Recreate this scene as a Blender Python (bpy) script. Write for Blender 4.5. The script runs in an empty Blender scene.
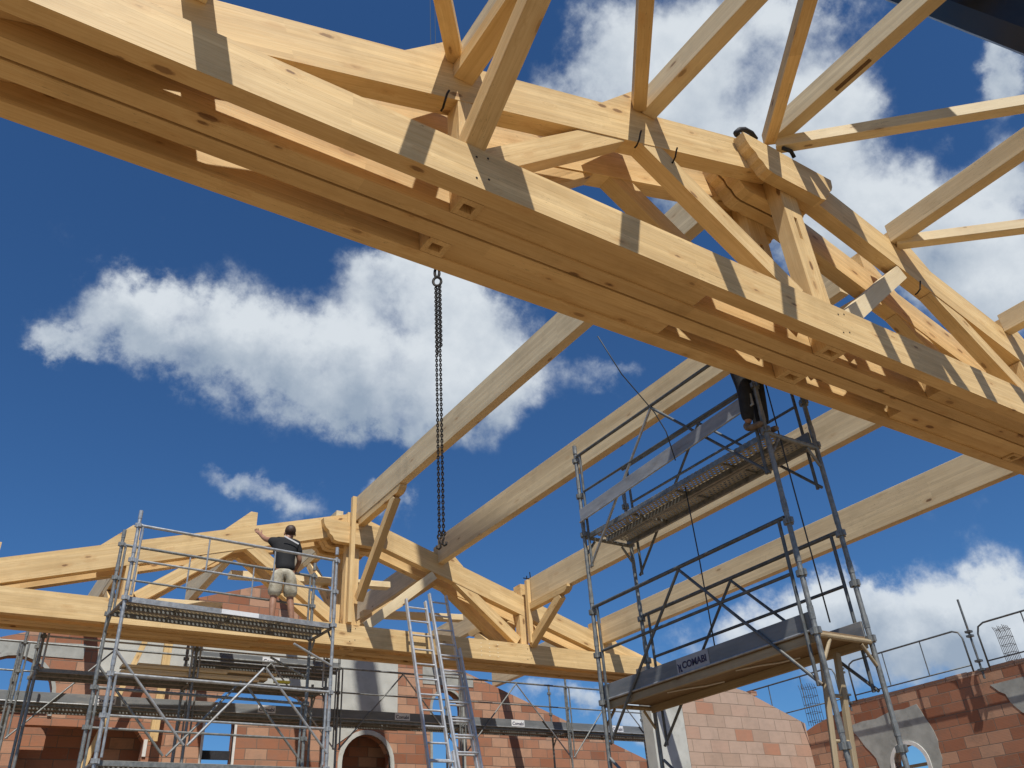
import bpy, bmesh, math, random
from mathutils import Vector, Matrix, Quaternion
from mathutils.geometry import tessellate_polygon
random.seed(7)
R = math.radians
S = 4.3            # metres per layout unit
CH = 1.6           # height of the camera above the slab
scene = bpy.context.scene
col = scene.collection
def W(x, y, z): return Vector((x*S, y*S, z*S+CH))
GZ = -CH/S

# ------------------------------------------------------------------ materials
def newmat(name):
    m = bpy.data.materials.new(name); m.use_nodes = True
    nt = m.node_tree; nt.nodes.clear()
    out = nt.nodes.new('ShaderNodeOutputMaterial'); b = nt.nodes.new('ShaderNodeBsdfPrincipled')
    nt.links.new(b.outputs[0], out.inputs[0])
    return m, nt, b, out
def N(nt, t, **k):
    n = nt.nodes.new(t)
    for a, v in k.items(): setattr(n, a, v)
    return n
def ramp(nt, fac, stops):
    r = N(nt, 'ShaderNodeValToRGB'); nt.links.new(fac, r.inputs[0])
    e = r.color_ramp.elements
    while len(e) < len(stops): e.new(.5)
    for i, (p, c) in enumerate(stops): e[i].position = p; e[i].color = (*c, 1)
    return r.outputs[0]
def mixc(nt, fac, a, b, mode='MIX'):
    m = N(nt, 'ShaderNodeMix', data_type='RGBA', blend_type=mode)
    for s, v in ((0, fac), (6, a), (7, b)):
        if isinstance(v, (int, float)): m.inputs[s].default_value = v
        elif isinstance(v, tuple): m.inputs[s].default_value = (*v, 1)
        else: nt.links.new(v, m.inputs[s])
    return m.outputs[2]
def mth(nt, op, a, b=None, c=None, clamp=False):
    m = N(nt, 'ShaderNodeMath', operation=op); m.use_clamp = clamp
    for i, v in enumerate((a, b, c)):
        if v is None: continue
        if isinstance(v, (int, float)): m.inputs[i].default_value = v
        else: nt.links.new(v, m.inputs[i])
    return m.outputs[0]
def coords(nt, scale=(1, 1, 1), rnd=True):
    tc = N(nt, 'ShaderNodeTexCoord'); v = tc.outputs['Object']
    if rnd:
        oi = N(nt, 'ShaderNodeObjectInfo'); a = N(nt, 'ShaderNodeVectorMath', operation='SCALE')
        cx = N(nt, 'ShaderNodeCombineXYZ')
        for i, k in enumerate((37., 19., 53.)):
            nt.links.new(mth(nt, 'MULTIPLY', oi.outputs['Random'], k), cx.inputs[i])
        ad = N(nt, 'ShaderNodeVectorMath', operation='ADD')
        nt.links.new(v, ad.inputs[0]); nt.links.new(cx.outputs[0], ad.inputs[1]); v = ad.outputs[0]
    mp = N(nt, 'ShaderNodeMapping'); mp.inputs['Scale'].default_value = scale
    nt.links.new(v, mp.inputs[0]); return mp.outputs[0]
def noise(nt, vec, scale, detail=4, rough=.55, dist=0):
    n = N(nt, 'ShaderNodeTexNoise'); n.inputs['Scale'].default_value = scale; n.inputs['Detail'].default_value = detail
    n.inputs['Roughness'].default_value = rough; n.inputs['Distortion'].default_value = dist
    nt.links.new(vec, n.inputs['Vector']); return n.outputs[0]
def bump(nt, b, h, strength=.3, dist=.01):
    n = N(nt, 'ShaderNodeBump'); n.inputs['Strength'].default_value = strength; n.inputs['Distance'].default_value = dist
    nt.links.new(h, n.inputs['Height']); nt.links.new(n.outputs[0], b.inputs['Normal'])

def wood(name, light, dark, knots=.8, lam=True, rough=.62):
    m, nt, b, out = newmat(name)
    # warp so growth lines swing round the knots
    vk = coords(nt, (1.9, 5.2, 5.2))
    vo = N(nt, 'ShaderNodeTexVoronoi'); vo.inputs['Scale'].default_value = 1.25; nt.links.new(vk, vo.inputs['Vector'])
    kd = vo.outputs['Distance']
    vg = coords(nt, (.30, 13, 13))
    warp = mth(nt, 'MULTIPLY', mth(nt, 'POWER', mth(nt, 'SUBTRACT', 1., mth(nt, 'MULTIPLY', kd, 1.9), clamp=True), 3.), 1.1)
    ad = N(nt, 'ShaderNodeVectorMath', operation='ADD'); cx = N(nt, 'ShaderNodeCombineXYZ')
    nt.links.new(warp, cx.inputs[1]); nt.links.new(warp, cx.inputs[2])
    nt.links.new(vg, ad.inputs[0]); nt.links.new(cx.outputs[0], ad.inputs[1])
    g = noise(nt, ad.outputs[0], 5.2, 5, .6, .4)
    g2 = noise(nt, coords(nt, (.5, 3, 3)), 1.6, 3)
    c = ramp(nt, g, [(.3, tuple((a*.35+d*.65) for a, d in zip(light, dark))), (.5, tuple((a*.75+d*.25) for a, d in zip(light, dark))), (.66, light)])
    c = mixc(nt, mth(nt, 'MULTIPLY', mth(nt, 'SUBTRACT', g2, .4, clamp=True), 1.5), c, tuple(x*.8 for x in dark))
    if lam:   # lamellae of the glulam: each board its own tone
        sp = N(nt, 'ShaderNodeSeparateXYZ'); nt.links.new(coords(nt, (1, 1, 1)), sp.inputs[0])
        lz = mth(nt, 'DIVIDE', sp.outputs[2], .042)
        wn = N(nt, 'ShaderNodeTexWhiteNoise', noise_dimensions='2D'); cb = N(nt, 'ShaderNodeCombineXYZ')
        nt.links.new(mth(nt, 'FLOOR', lz), cb.inputs[0])
        nt.links.new(mth(nt, 'FLOOR', mth(nt, 'DIVIDE', sp.outputs[0], 3.1)), cb.inputs[1]); nt.links.new(cb.outputs[0], wn.inputs['Vector'])
        c = mixc(nt, .55, c, ramp(nt, wn.outputs[0], [(0, (.80, .76, .72)), (1, (1.12, 1.1, 1.06))]), 'MULTIPLY')
        fr = mth(nt, 'FRACT', lz); ln = mth(nt, 'LESS_THAN', fr, .05)
        c = mixc(nt, mth(nt, 'MULTIPLY', ln, .28), c, tuple(x*.45 for x in dark))
    # knots: only some cells hold one
    hs = N(nt, 'ShaderNodeSeparateColor'); nt.links.new(vo.outputs['Color'], hs.inputs[0])
    keep = mth(nt, 'LESS_THAN', hs.outputs[0], knots)
    ks = mth(nt, 'MULTIPLY_ADD', hs.outputs[1], .11, .03)
    edge = mth(nt, 'MULTIPLY', mth(nt, 'SUBTRACT', noise(nt, coords(nt, (1, 1, 1)), 38, 4), .5), .09)
    kq = mth(nt, 'ADD', kd, edge)
    kn = mth(nt, 'MULTIPLY', keep, mth(nt, 'SUBTRACT', 1., mth(nt, 'DIVIDE', mth(nt, 'SUBTRACT', kq, ks), .05), clamp=True), clamp=True)
    halo = mth(nt, 'MULTIPLY', keep, mth(nt, 'SUBTRACT', 1., mth(nt, 'DIVIDE', mth(nt, 'SUBTRACT', kq, ks), .24), clamp=True), clamp=True)
    c = mixc(nt, mth(nt, 'MULTIPLY', halo, .4), c, (dark[0]*.85, dark[1]*.7, dark[2]*.6))
    c = mixc(nt, mth(nt, 'MULTIPLY', kn, mth(nt, 'MULTIPLY_ADD', hs.outputs[2], .55, .3)), c, (.13, .055, .022))
    fine = noise(nt, coords(nt, (2.2, 60, 60)), 3.2, 3, .6)
    c = mixc(nt, mth(nt, 'MULTIPLY', mth(nt, 'SUBTRACT', .42, fine, clamp=True), 2.2), c, tuple(x*.62 for x in dark))
    ck = noise(nt, coords(nt, (.55, 22, 22)), 2.6, 2, .4); cm = noise(nt, coords(nt, (.5, 2, 2)), 1.3, 2)
    crack = mth(nt, 'MULTIPLY', mth(nt, 'LESS_THAN', mth(nt, 'ABSOLUTE', mth(nt, 'SUBTRACT', ck, .5)), .0045), mth(nt, 'GREATER_THAN', cm, .56))
    c = mixc(nt, mth(nt, 'MULTIPLY', crack, .6), c, tuple(x*.3 for x in dark))
    # handling marks, slight greying
    st = noise(nt, coords(nt, (1, 1, 1)), 2.1, 6, .65)
    c = mixc(nt, mth(nt, 'MULTIPLY', mth(nt, 'SUBTRACT', st, .52, clamp=True), 1.3), c, tuple(x*.55 for x in dark))
    oi = N(nt, 'ShaderNodeObjectInfo')
    c = mixc(nt, .35, c, ramp(nt, oi.outputs['Random'], [(0, (.86, .82, .78)), (1, (1.1, 1.08, 1.05))]), 'MULTIPLY')
    nt.links.new(c, b.inputs['Base Color']); b.inputs['Roughness'].default_value = rough
    b.inputs['Specular IOR Level'].default_value = .3
    bump(nt, b, g, .12, .004)
    return m
def simple(name, c1, c2, scale=8, rough=.5, metal=0, bmp=.1, stretch=(1, 1, 1), spots=None):
    m, nt, b, out = newmat(name)
    n = noise(nt, coords(nt, stretch), scale, 6, .6)
    c = ramp(nt, n, [(.32, c1), (.68, c2)])
    if spots:
        n2 = noise(nt, coords(nt, stretch), scale*.35, 5, .7)
        c = mixc(nt, ramp(nt, n2, [(.55, (0, 0, 0)), (.68, (1, 1, 1))]), c, spots)
    nt.links.new(c, b.inputs['Base Color']); b.inputs['Metallic'].default_value = metal
    nt.links.new(mth(nt, 'MULTIPLY_ADD', n, .25, rough-.12), b.inputs['Roughness'])
    bump(nt, b, n, bmp, .01)
    return m
def perf(name, base, pitch, dot, metal=.6):
    """sheet steel with real see-through holes in a grid"""
    m, nt, b, out = newmat(name)
    n = noise(nt, coords(nt), 5, 5); nt.links.new(ramp(nt, n, [(.3, tuple(x*.6 for x in base)), (.7, base)]), b.inputs['Base Color'])
    b.inputs['Metallic'].default_value = metal; b.inputs['Roughness'].default_value = .55
    sp = N(nt, 'ShaderNodeSeparateXYZ'); nt.links.new(coords(nt, rnd=False), sp.inputs[0])
    row = mth(nt, 'FLOOR', mth(nt, 'DIVIDE', sp.outputs[1], pitch*.75))
    xo = mth(nt, 'MULTIPLY_ADD', mth(nt, 'MODULO', mth(nt, 'ABSOLUTE', row), 2.), pitch*.5, sp.outputs[0])
    fx = mth(nt, 'SUBTRACT', mth(nt, 'FRACT', mth(nt, 'DIVIDE', xo, pitch)), .5)
    fy = mth(nt, 'SUBTRACT', mth(nt, 'FRACT', mth(nt, 'DIVIDE', sp.outputs[1], pitch*.75)), .5)
    d = mth(nt, 'SQRT', mth(nt, 'ADD', mth(nt, 'MULTIPLY', fx, fx), mth(nt, 'MULTIPLY', fy, fy)))
    hole = mth(nt, 'LESS_THAN', d, dot)
    tr = N(nt, 'ShaderNodeBsdfTransparent'); mx = N(nt, 'ShaderNodeMixShader')
    nt.links.new(hole, mx.inputs[0]); nt.links.new(b.outputs[0], mx.inputs[1]); nt.links.new(tr.outputs[0], mx.inputs[2])
    nt.links.new(mx.outputs[0], out.inputs[0]); return m
def brick(name, c1, c2, c3, mortar, bw=.5, bh=.25, streak=.4, axis='x', rare=.62):
    m, nt, b, out = newmat(name)
    v = coords(nt, rnd=False); sp = N(nt, 'ShaderNodeSeparateXYZ'); nt.links.new(v, sp.inputs[0])
    cb = N(nt, 'ShaderNodeCombineXYZ')
    nz = noise(nt, v, 1.3, 3)
    nt.links.new(mth(nt, 'MULTIPLY_ADD', nz, .05, sp.outputs[0 if axis == 'x' else 1]), cb.inputs[0])
    nt.links.new(mth(nt, 'MULTIPLY_ADD', nz, .03, sp.outputs[2]), cb.inputs[1])
    br = N(nt, 'ShaderNodeTexBrick'); nt.links.new(cb.outputs[0], br.inputs['Vector'])
    br.inputs['Scale'].default_value = 1; br.inputs['Brick Width'].default_value = bw; br.inputs['Row Height'].default_value = bh
    br.inputs['Mortar Size'].default_value = .009; br.inputs['Mortar Smooth'].default_value = .3; br.inputs['Bias'].default_value = 0
    br.inputs['Color1'].default_value = (0, 0, 0, 1); br.inputs['Color2'].default_value = (1, 1, 1, 1); br.inputs['Mortar'].default_value = (.5, .5, .5, 1)
    # a per-brick random tone
    fx = mth(nt, 'FLOOR', mth(nt, 'DIVIDE', sp.outputs[2], bh))
    wn = br.outputs['Color']
    c = ramp(nt, wn, [(0, c1), (rare*.72, c2), (rare, c2), (min(1, rare+.12), c3)])
    # fine vertical/horizontal ribs of hollow clay blocks
    wv = N(nt, 'ShaderNodeTexWave'); wv.wave_type = 'BANDS'; wv.bands_direction = 'Y'; wv.inputs['Scale'].default_value = 12; wv.inputs['Distortion'].default_value = .4
    nt.links.new(cb.outputs[0], wv.inputs['Vector'])
    c = mixc(nt, .16, c, wv.outputs[0], 'MULTIPLY')
    st = noise(nt, v, 3.2, 7, .7)
    c = mixc(nt, mth(nt, 'MULTIPLY', mth(nt, 'SUBTRACT', st, .5, clamp=True), streak*3), c, tuple(x*.9 for x in mortar))
    c = mixc(nt, br.outputs['Fac'], c, mortar)
    big = noise(nt, v, .9, 8, .72)
    c = mixc(nt, mth(nt, 'MULTIPLY', mth(nt, 'SUBTRACT', big, .48, clamp=True), 3.2, clamp=True), c, mixc(nt, .55, c, (.20, .16, .13)))
    ch = noise(nt, v, 14, 5, .75)
    c = mixc(nt, mth(nt, 'MULTIPLY', mth(nt, 'SUBTRACT', ch, .60, clamp=True), 5., clamp=True), c, tuple(x*1.5 for x in mortar))
    nt.links.new(c, b.inputs['Base Color']); b.inputs['Roughness'].default_value = .9
    hh = mth(nt, 'SUBTRACT', mth(nt, 'MULTIPLY', st, .4), br.outputs['Fac']); bump(nt, b, hh, .6, .02)
    return m

M = {}
M['wood'] = wood('spruce_glulam', (.80, .60, .318), (.60, .385, .155))
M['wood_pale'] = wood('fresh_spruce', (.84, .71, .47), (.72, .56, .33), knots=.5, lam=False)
M['wood_purlin'] = wood('purlin_glulam', (.77, .64, .42), (.62, .48, .28), knots=.35)
M['wood_rough'] = wood('old_board', (.42, .34, .22), (.28, .21, .12), knots=.4, lam=False)
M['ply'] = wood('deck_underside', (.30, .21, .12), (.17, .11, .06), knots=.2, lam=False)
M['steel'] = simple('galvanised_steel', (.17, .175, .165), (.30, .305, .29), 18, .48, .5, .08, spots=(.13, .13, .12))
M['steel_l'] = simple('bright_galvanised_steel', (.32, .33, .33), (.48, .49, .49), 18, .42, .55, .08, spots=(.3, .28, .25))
M['steel_dk'] = simple('weathered_steel', (.10, .11, .11), (.19, .20, .20), 14, .6, .6, .1, spots=(.16, .12, .08))
M['alu'] = simple('aluminium', (.46, .47, .48), (.60, .61, .62), 10, .4, .45, .04)
M['alu_grey'] = simple('dull_aluminium', (.24, .25, .26), (.34, .35, .36), 9, .5, .1, .1, (.5, 2, 2), spots=(.18, .17, .16))
M['toe'] = simple('toe_board_grey', (.15, .16, .165), (.22, .23, .235), 5, .6, .25, .1, (.4, 2, 2), spots=(.28, .27, .25))
M['perf'] = perf('perforated_steel_deck', (.52, .50, .43), .060, .27, .0)
M['plate'] = simple('white_label', (.68, .69, .70), (.78, .79, .80), 20, .5, 0, .02)
M['plate_grey'] = simple('grey_label', (.30, .30, .31), (.36, .36, .37), 20, .5, 0, .02)
M['ink'] = simple('label_ink', (.02, .02, .06), (.04, .03, .07), 20, .6, 0, 0)
M['brick'] = brick('orange_clay_brick', (.29, .105, .05), (.41, .18, .10), (.52, .29, .18), (.20, .14, .10), .48, .22, .75)
M['brick_side'] = brick('orange_clay_brick_side', (.52, .27, .16), (.58, .34, .22), (.62, .40, .28), (.36, .26, .19), .5, .22, .5, 'x')
M['brick_pale'] = brick('pale_clay_brick', (.45, .31, .225), (.52, .37, .28), (.47, .23, .14), (.30, .22, .16), .54, .26, .55, 'x', .86)
M['concrete'] = simple('render_concrete', (.30, .30, .27), (.42, .42, .38), 4, .9, 0, .4, spots=(.24, .24, .21))
M['concrete_l'] = simple('light_concrete', (.46, .46, .42), (.56, .56, .51), 3, .88, 0, .3, spots=(.36, .36, .32))
M['slab'] = simple('floor_slab', (.185, .122, .062), (.25, .17, .09), 1.2, .9, 0, .3)
M['earth'] = simple('dry_ground', (.18, .125, .06), (.25, .185, .10), .5, .95, 0, .5)
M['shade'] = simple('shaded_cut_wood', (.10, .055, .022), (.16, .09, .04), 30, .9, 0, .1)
M['iron'] = simple('dark_iron', (.012, .011, .010), (.04, .03, .022), 30, .6, .6, .1)
M['black'] = simple('black_strap', (.012, .012, .014), (.03, .03, .035), 30, .7, 0, .2)
M['boom'] = simple('black_boom_paint', (.012, .013, .016), (.022, .023, .028), 4, .35, .1, .05)
M['skin'] = simple('skin', (.27, .13, .075), (.36, .19, .12), 12, .55, 0, .05)
M['hair'] = simple('brown_hair', (.035, .018, .010), (.07, .035, .018), 60, .6, 0, .4)
M['shirt'] = simple('black_cotton', (.004, .004, .005), (.010, .010, .011), 25, .85, 0, .3)
M['stripe'] = simple('white_print', (.6, .6, .6), (.7, .7, .7), 25, .8, 0, .1)
M['shorts'] = simple('khaki_cotton', (.30, .26, .18), (.56, .52, .41), 9, .9, 0, 1.0, spots=(.22, .19, .13))
M['trousers'] = simple('dark_work_trousers', (.010, .011, .013), (.028, .030, .034), 14, .9, 0, .5)
M['boot'] = simple('worn_boot', (.10, .07, .05), (.22, .17, .13), 20, .8, 0, .3)
M['white'] = simple('white_reveal', (.6, .58, .54), (.75, .73, .68), 10, .8, 0, .1)
M['yellow'] = simple('yellow_tag', (.7, .65, .08), (.8, .75, .12), 10, .6, 0, .1)
M['cable'] = simple('dark_cable', (.02, .03, .04), (.05, .06, .07), 30, .6, 0, 0)
M['rebar'] = simple('rusty_rebar', (.05, .055, .06), (.12, .10, .09), 30, .7, .5, .2)
M['glass'] = simple('window_pane', (.10, .16, .25), (.13, .20, .30), 2, .08, 0, 0)

# ------------------------------------------------------------------ mesh helpers
def tag(o, label=None, cat=None, group=None, kind=None):
    for k, v in (('label', label), ('category', cat), ('group', group), ('kind', kind)):
        if v: o[k] = v
    return o
def empty(name, loc, label=None, cat=None, group=None, rz=0):
    o = bpy.data.objects.new(name, None); col.objects.link(o); o.location = loc; o.rotation_euler.z = rz
    o.empty_display_size = .2
    bpy.context.view_layer.update() if False else None
    return tag(o, label, cat, group)
def wm(o):
    """matrix of an object and its parents without a depsgraph update"""
    m = Matrix.LocRotScale(o.location, o.rotation_euler.to_quaternion() if o.rotation_mode != 'QUATERNION' else o.rotation_quaternion, o.scale)
    return wm(o.parent) @ m if o.parent else m
def obj(name, bm, mat, parent=None, mw=None, smooth=False, bev=0):
    """link a bmesh as ONE object; mw is its world matrix"""
    if bev:
        es = [e for e in bm.edges if len(e.link_faces) == 2 and e.calc_face_angle(0) > .5]
        bmesh.ops.bevel(bm, geom=es, offset=bev, segments=1, affect='EDGES', profile=.5, clamp_overlap=True)
    bmesh.ops.recalc_face_normals(bm, faces=bm.faces)
    me = bpy.data.meshes.new(name); bm.to_mesh(me); bm.free()
    if smooth:
        for p in me.polygons: p.use_smooth = True
    for mm in (mat if isinstance(mat, (list, tuple)) else [mat]): me.materials.append(M[mm] if isinstance(mm, str) else mm)
    o = bpy.data.objects.new(name, me); col.objects.link(o)
    mw = mw or Matrix.Identity(4)
    if parent:
        o.parent = parent; mw = wm(parent).inverted() @ mw
    l, r, s = mw.decompose(); o.location = l; o.rotation_mode = 'XYZ'; o.rotation_euler = r.to_euler(); o.scale = s
    return o
def box(bm, lo, hi, mat=None):
    lo, hi = Vector(lo), Vector(hi)
    r = bmesh.ops.create_cube(bm, size=1)
    mt = Matrix.Translation((lo+hi)/2) @ Matrix.Diagonal((*(hi-lo), 1))
    if mat: mt = mat @ mt
    bmesh.ops.transform(bm, matrix=mt, verts=r['verts']); return r['verts']
def axis_m(p0, p1, up=Vector((0, 0, 1))):
    p0, p1 = Vector(p0), Vector(p1); x = (p1-p0).normalized()
    if abs(x.dot(up)) > .995: up = Vector((0, 1, 0))
    y = up.cross(x).normalized(); z = x.cross(y)
    m = Matrix((x, y, z)).transposed().to_4x4(); m.translation = p0; return m
def tube(bm, p0, p1, r, seg=10, r2=None):
    p0, p1 = Vector(p0), Vector(p1); L = (p1-p0).length
    if L < 1e-6: return
    g = bmesh.ops.create_cone(bm, cap_ends=True, segments=seg, radius1=r, radius2=r if r2 is None else r2, depth=L)
    m = axis_m(p0, p1) @ Matrix.Translation((L/2, 0, 0)) @ Matrix.Rotation(math.pi/2, 4, 'Y')
    bmesh.ops.transform(bm, matrix=m, verts=g['verts'])
def path(bm, pts, r, seg=8):
    """one continuous swept tube"""
    pts = [Vector(p) for p in pts]; rings = []; prev = None
    for i, p in enumerate(pts):
        d = ((pts[min(i+1, len(pts)-1)]-pts[max(i-1, 0)])).normalized()
        if prev is None:
            up = Vector((0, 0, 1)) if abs(d.z) < .9 else Vector((0, 1, 0)); a = up.cross(d).normalized()
        else: a = (prev-d*prev.dot(d)).normalized()
        prev = a; b = d.cross(a)
        rings.append([bm.verts.new(p+a*r*math.cos(t)+b*r*math.sin(t)) for t in [2*math.pi*k/seg for k in range(seg)]])
    for A, B in zip(rings, rings[1:]):
        for k in range(seg): bm.faces.new((A[k], A[(k+1) % seg], B[(k+1) % seg], B[k]))
    bm.faces.new(rings[0][::-1]); bm.faces.new(rings[-1])
def beam(name, p0, p1, w, h, mat='wood', parent=None, up=Vector((0, 0, 1)), bev=.004, cut0=0, cut1=0):
    """rectangular timber, local X along its length; cut0/cut1 shear the ends"""
    p0, p1 = Vector(p0), Vector(p1); L = (p1-p0).length; bm = bmesh.new()
    vs = box(bm, (0, -w/2, -h/2), (L, w/2, h/2))
    for v in vs: v.co.x += (cut0 if v.co.x < L/2 else cut1)*v.co.z
    return obj(name, bm, mat, parent, axis_m(p0, p1, up), bev=bev)
def prism_xz(name, pts, y0, y1, mat='wood', parent=None, ang=0, bev=.004, raw=False):
    """polygon in world XZ extruded in Y; local X along angle ang"""
    o = Vector((pts[0][0], y0, pts[0][1]))
    rot = Matrix.Rotation(-ang, 4, 'Y'); mw = Matrix.Translation(o) @ rot; inv = mw.inverted()
    bm = bmesh.new()
    a = [bm.verts.new(inv @ Vector((x, y0, z))) for x, z in pts]; b = [bm.verts.new(inv @ Vector((x, y1, z))) for x, z in pts]
    n = len(pts); bm.faces.new(a); bm.faces.new(b[::-1])
    for i in range(n): bm.faces.new((a[i], a[(i+1) % n], b[(i+1) % n], b[i]))
    return obj(name, bm, mat, parent, mw, bev=bev)
def holed(name, outer, holes, t, mat, mw, parent=None):
    """flat wall: polygon with holes in local XZ, thickness t along local Y"""
    loops = [[Vector((x, z, 0)) for x, z in L] for L in [outer]+holes]
    tris = tessellate_polygon(loops); flat = [p for L in loops for p in L]
    bm = bmesh.new()
    A = [bm.verts.new((p.x, 0, p.y)) for p in flat]; B = [bm.verts.new((p.x, t, p.y)) for p in flat]
    for tr in tris:
        try:
            bm.faces.new([A[i] for i in tr]); bm.faces.new([B[i] for i in tr][::-1])
        except ValueError: pass
    k = 0
    for L in loops:
        n = len(L)
        for i in range(n):
            a, b = k+i, k+(i+1) % n
            try: bm.faces.new((A[a], A[b], B[b], B[a]))
            except ValueError: pass
        k += n
    return obj(name, bm, mat, parent, mw)
def arch(x0, x1, z0, zs, n=14):
    """opening outline with a round head springing at zs"""
    c = (x0+x1)/2; r = (x1-x0)/2
    return [(x0, z0), (x1, z0)]+[(c+r*math.cos(t), zs+r*math.sin(t)) for t in [math.pi*k/n for k in range(n+1)]]
def dup(root, loc=None, rz=None, label=None):
    c = root.copy(); col.objects.link(c)
    if loc is not None: c.location = loc
    if rz is not None: c.rotation_euler.z = rz
    if label: c['label'] = label
    def kids(a, b):
        for ch in list(a.children):
            d = ch.copy(); col.objects.link(d); d.parent = b; kids(ch, d)
    kids(root, c); return c
def text(body, size, mat, parent, mw, name='lettering', shear=0, bold=0):
    cu = bpy.data.curves.new(name, 'FONT'); cu.body = body; cu.size = size; cu.align_x = 'CENTER'; cu.align_y = 'CENTER'
    cu.shear = shear; cu.offset = bold; cu.extrude = .001
    t = bpy.data.objects.new('tmp', cu); col.objects.link(t); bpy.context.view_layer.update()
    me = bpy.data.meshes.new_from_object(t.evaluated_get(bpy.context.evaluated_depsgraph_get()))
    bpy.data.objects.remove(t); me.materials.clear(); me.materials.append(M[mat])
    o = bpy.data.objects.new(name, me); col.objects.link(o); o.parent = parent
    l, r, s = (wm(parent).inverted() @ mw).decompose(); o.location = l; o.rotation_euler = r.to_euler(); o.scale = s
    return o

# ------------------------------------------------------------------ setting
bm = bmesh.new(); bmesh.ops.create_grid(bm, x_segments=40, y_segments=40, size=900)
for v in bm.verts: v.co.z = 0
tag(obj('ground', bm, 'earth', mw=Matrix.Translation((0, 0, -.05))), kind='structure')
bm = bmesh.new(); box(bm, (-9, -8, -.045), (17.5, 19.3, 0)); tag(obj('floor_slab', bm, 'slab'), kind='structure')

# ------------------------------------------------------------------ roof trusses
TH, GAP = .032, .042
def truss(Xc, Y0, label, rear=False):
    root = empty('roof_truss', W(Xc, Y0+.053, 1.003), label, 'roof truss', 'roof trusses')
    P = lambda u, z: ((Xc+u)*S, z*S+CH)
    ys = [(Y0, Y0+TH), (Y0+TH+GAP, Y0+2*TH+GAP)]
    g0, g1 = (Y0+TH+.0005)*S, (Y0+TH+GAP-.0005)*S
    h0, h1 = g0+.0035, g1-.0035
    for a, b in ys:
        prism_xz('bottom_chord', [P(-1.86, 1.003), P(1.86, 1.003), P(1.86, 1.045), P(1.74, 1.096), P(-1.74, 1.096), P(-1.86, 1.045)], a*S, b*S, parent=root)
    top = lambda u: 1.639-.308*abs(u)
    for s in (-1, 1):
        a = math.atan(.308)*(-s)
        pts = [P(s*.034, top(.034)), P(s*1.80, top(1.8)), P(s*1.80, 1.03), P(s*1.655, 1.03), P(s*.034, top(.034)-.103)]
        prism_xz('rafter', pts, g0, g1, parent=root, ang=a)
        # cleats at the purlins
        for k in (1, 2, 3):
            u = .47*k-.01; zt = top(u)
            prism_xz('purlin_cleat', [P(s*(u+.135), top(u+.135)+.0008), P(s*u, zt+.0008), P(s*u, zt+.062), P(s*(u+.03), zt+.062)], g0+.004, ((Y0+TH+GAP)*S+.1), parent=root, ang=a)
        # queen post with its mortised foot
        q = .935; bm = bmesh.new(); w = .022
        x0, x1 = (Xc+s*q-w)*S, (Xc+s*q+w)*S; zb = 1.003*S+CH+.001
        mw = Matrix.Translation(((x0+x1)/2, (h0+h1)/2, zb)) @ Matrix.Rotation(-math.pi/2, 4, 'Y'); inv = mw.inverted()
        box(bm, (x0, h0, zb+.09), (x1, h1, (top(q)-.10)*S+CH), inv)
        ex, ey = (x1-x0)*.24, (h1-h0)*.28
        box(bm, (x0, h0, zb), (x1, h0+ey, zb+.089), inv); box(bm, (x0, h1-ey, zb), (x1, h1, zb+.089), inv)
        box(bm, (x0, h0+ey+.001, zb), (x0+ex, h1-ey-.001, zb+.089), inv); box(bm, (x1-ex, h0+ey+.001, zb), (x1, h1-ey-.001, zb+.089), inv)
        obj('queen_post', bm, 'wood', root, mw)
        # struts: king foot -> rafter, queen foot -> rafter
        for (ua, za, ub, zb_, w) in ((.075, 1.125, .50, 1.42, .026), (.90, 1.12, .56, 1.385, .024)):
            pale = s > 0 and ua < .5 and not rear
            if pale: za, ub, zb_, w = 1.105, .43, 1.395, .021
            dx, dz = ub-ua, zb_-za; L = math.hypot(dx, dz); nx, nz = -dz/L*w, dx/L*w
            if s < 0: pts = [P(-(ua+nx), za+nz), P(-(ub+nx), zb_+nz), P(-(ub-nx), zb_-nz), P(-(ua-nx), za-nz)]
            else: pts = [P(ua+nx, za+nz), P(ub+nx, zb_+nz), P(ub-nx, zb_-nz), P(ua-nx, za-nz)]
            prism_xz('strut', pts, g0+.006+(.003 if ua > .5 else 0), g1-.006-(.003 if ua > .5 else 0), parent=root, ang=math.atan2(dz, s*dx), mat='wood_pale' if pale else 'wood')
        # packing timbers between the chords
        prism_xz('packing', [P(s*.395, 1.0075), P(s*.911, 1.0075), P(s*.911, 1.085), P(s*.395, 1.085)], g0+.001, g1-.001, parent=root)
    # king post, mortised foot and mortise slot near its head
    bm = bmesh.new(); x0, x1 = (Xc-.032)*S, (Xc+.032)*S; zb = 1.003*S+CH+.001; zt = 1.640*S+CH
    mw = Matrix.Translation(((x0+x1)/2, (h0+h1)/2, zb)) @ Matrix.Rotation(-math.pi/2, 4, 'Y'); inv = mw.inverted()
    ms0, ms1 = 1.325*S+CH, 1.395*S+CH; sw = .05
    xm = (x0+x1)/2
    box(bm, (x0, h0, zb+.09), (x1, h1, ms0), inv); box(bm, (x0, h0, ms1), (x1, h1, zt), inv)
    box(bm, (x0, h0, ms0+.0005), (xm-sw/2, h1, ms1-.0005), inv); box(bm, (xm+sw/2, h0, ms0+.0005), (x1, h1, ms1-.0005), inv)
    box(bm, (xm-sw/2+.0005, h0+.09, ms0+.0005), (xm+sw/2-.0005, h1, ms1-.0005), inv)
    ex, ey = (x1-x0)*.24, (h1-h0)*.28
    box(bm, (x0, h0, zb), (x1, h0+ey, zb+.089), inv); box(bm, (x0, h1-ey, zb), (x1, h1, zb+.089), inv)
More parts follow.
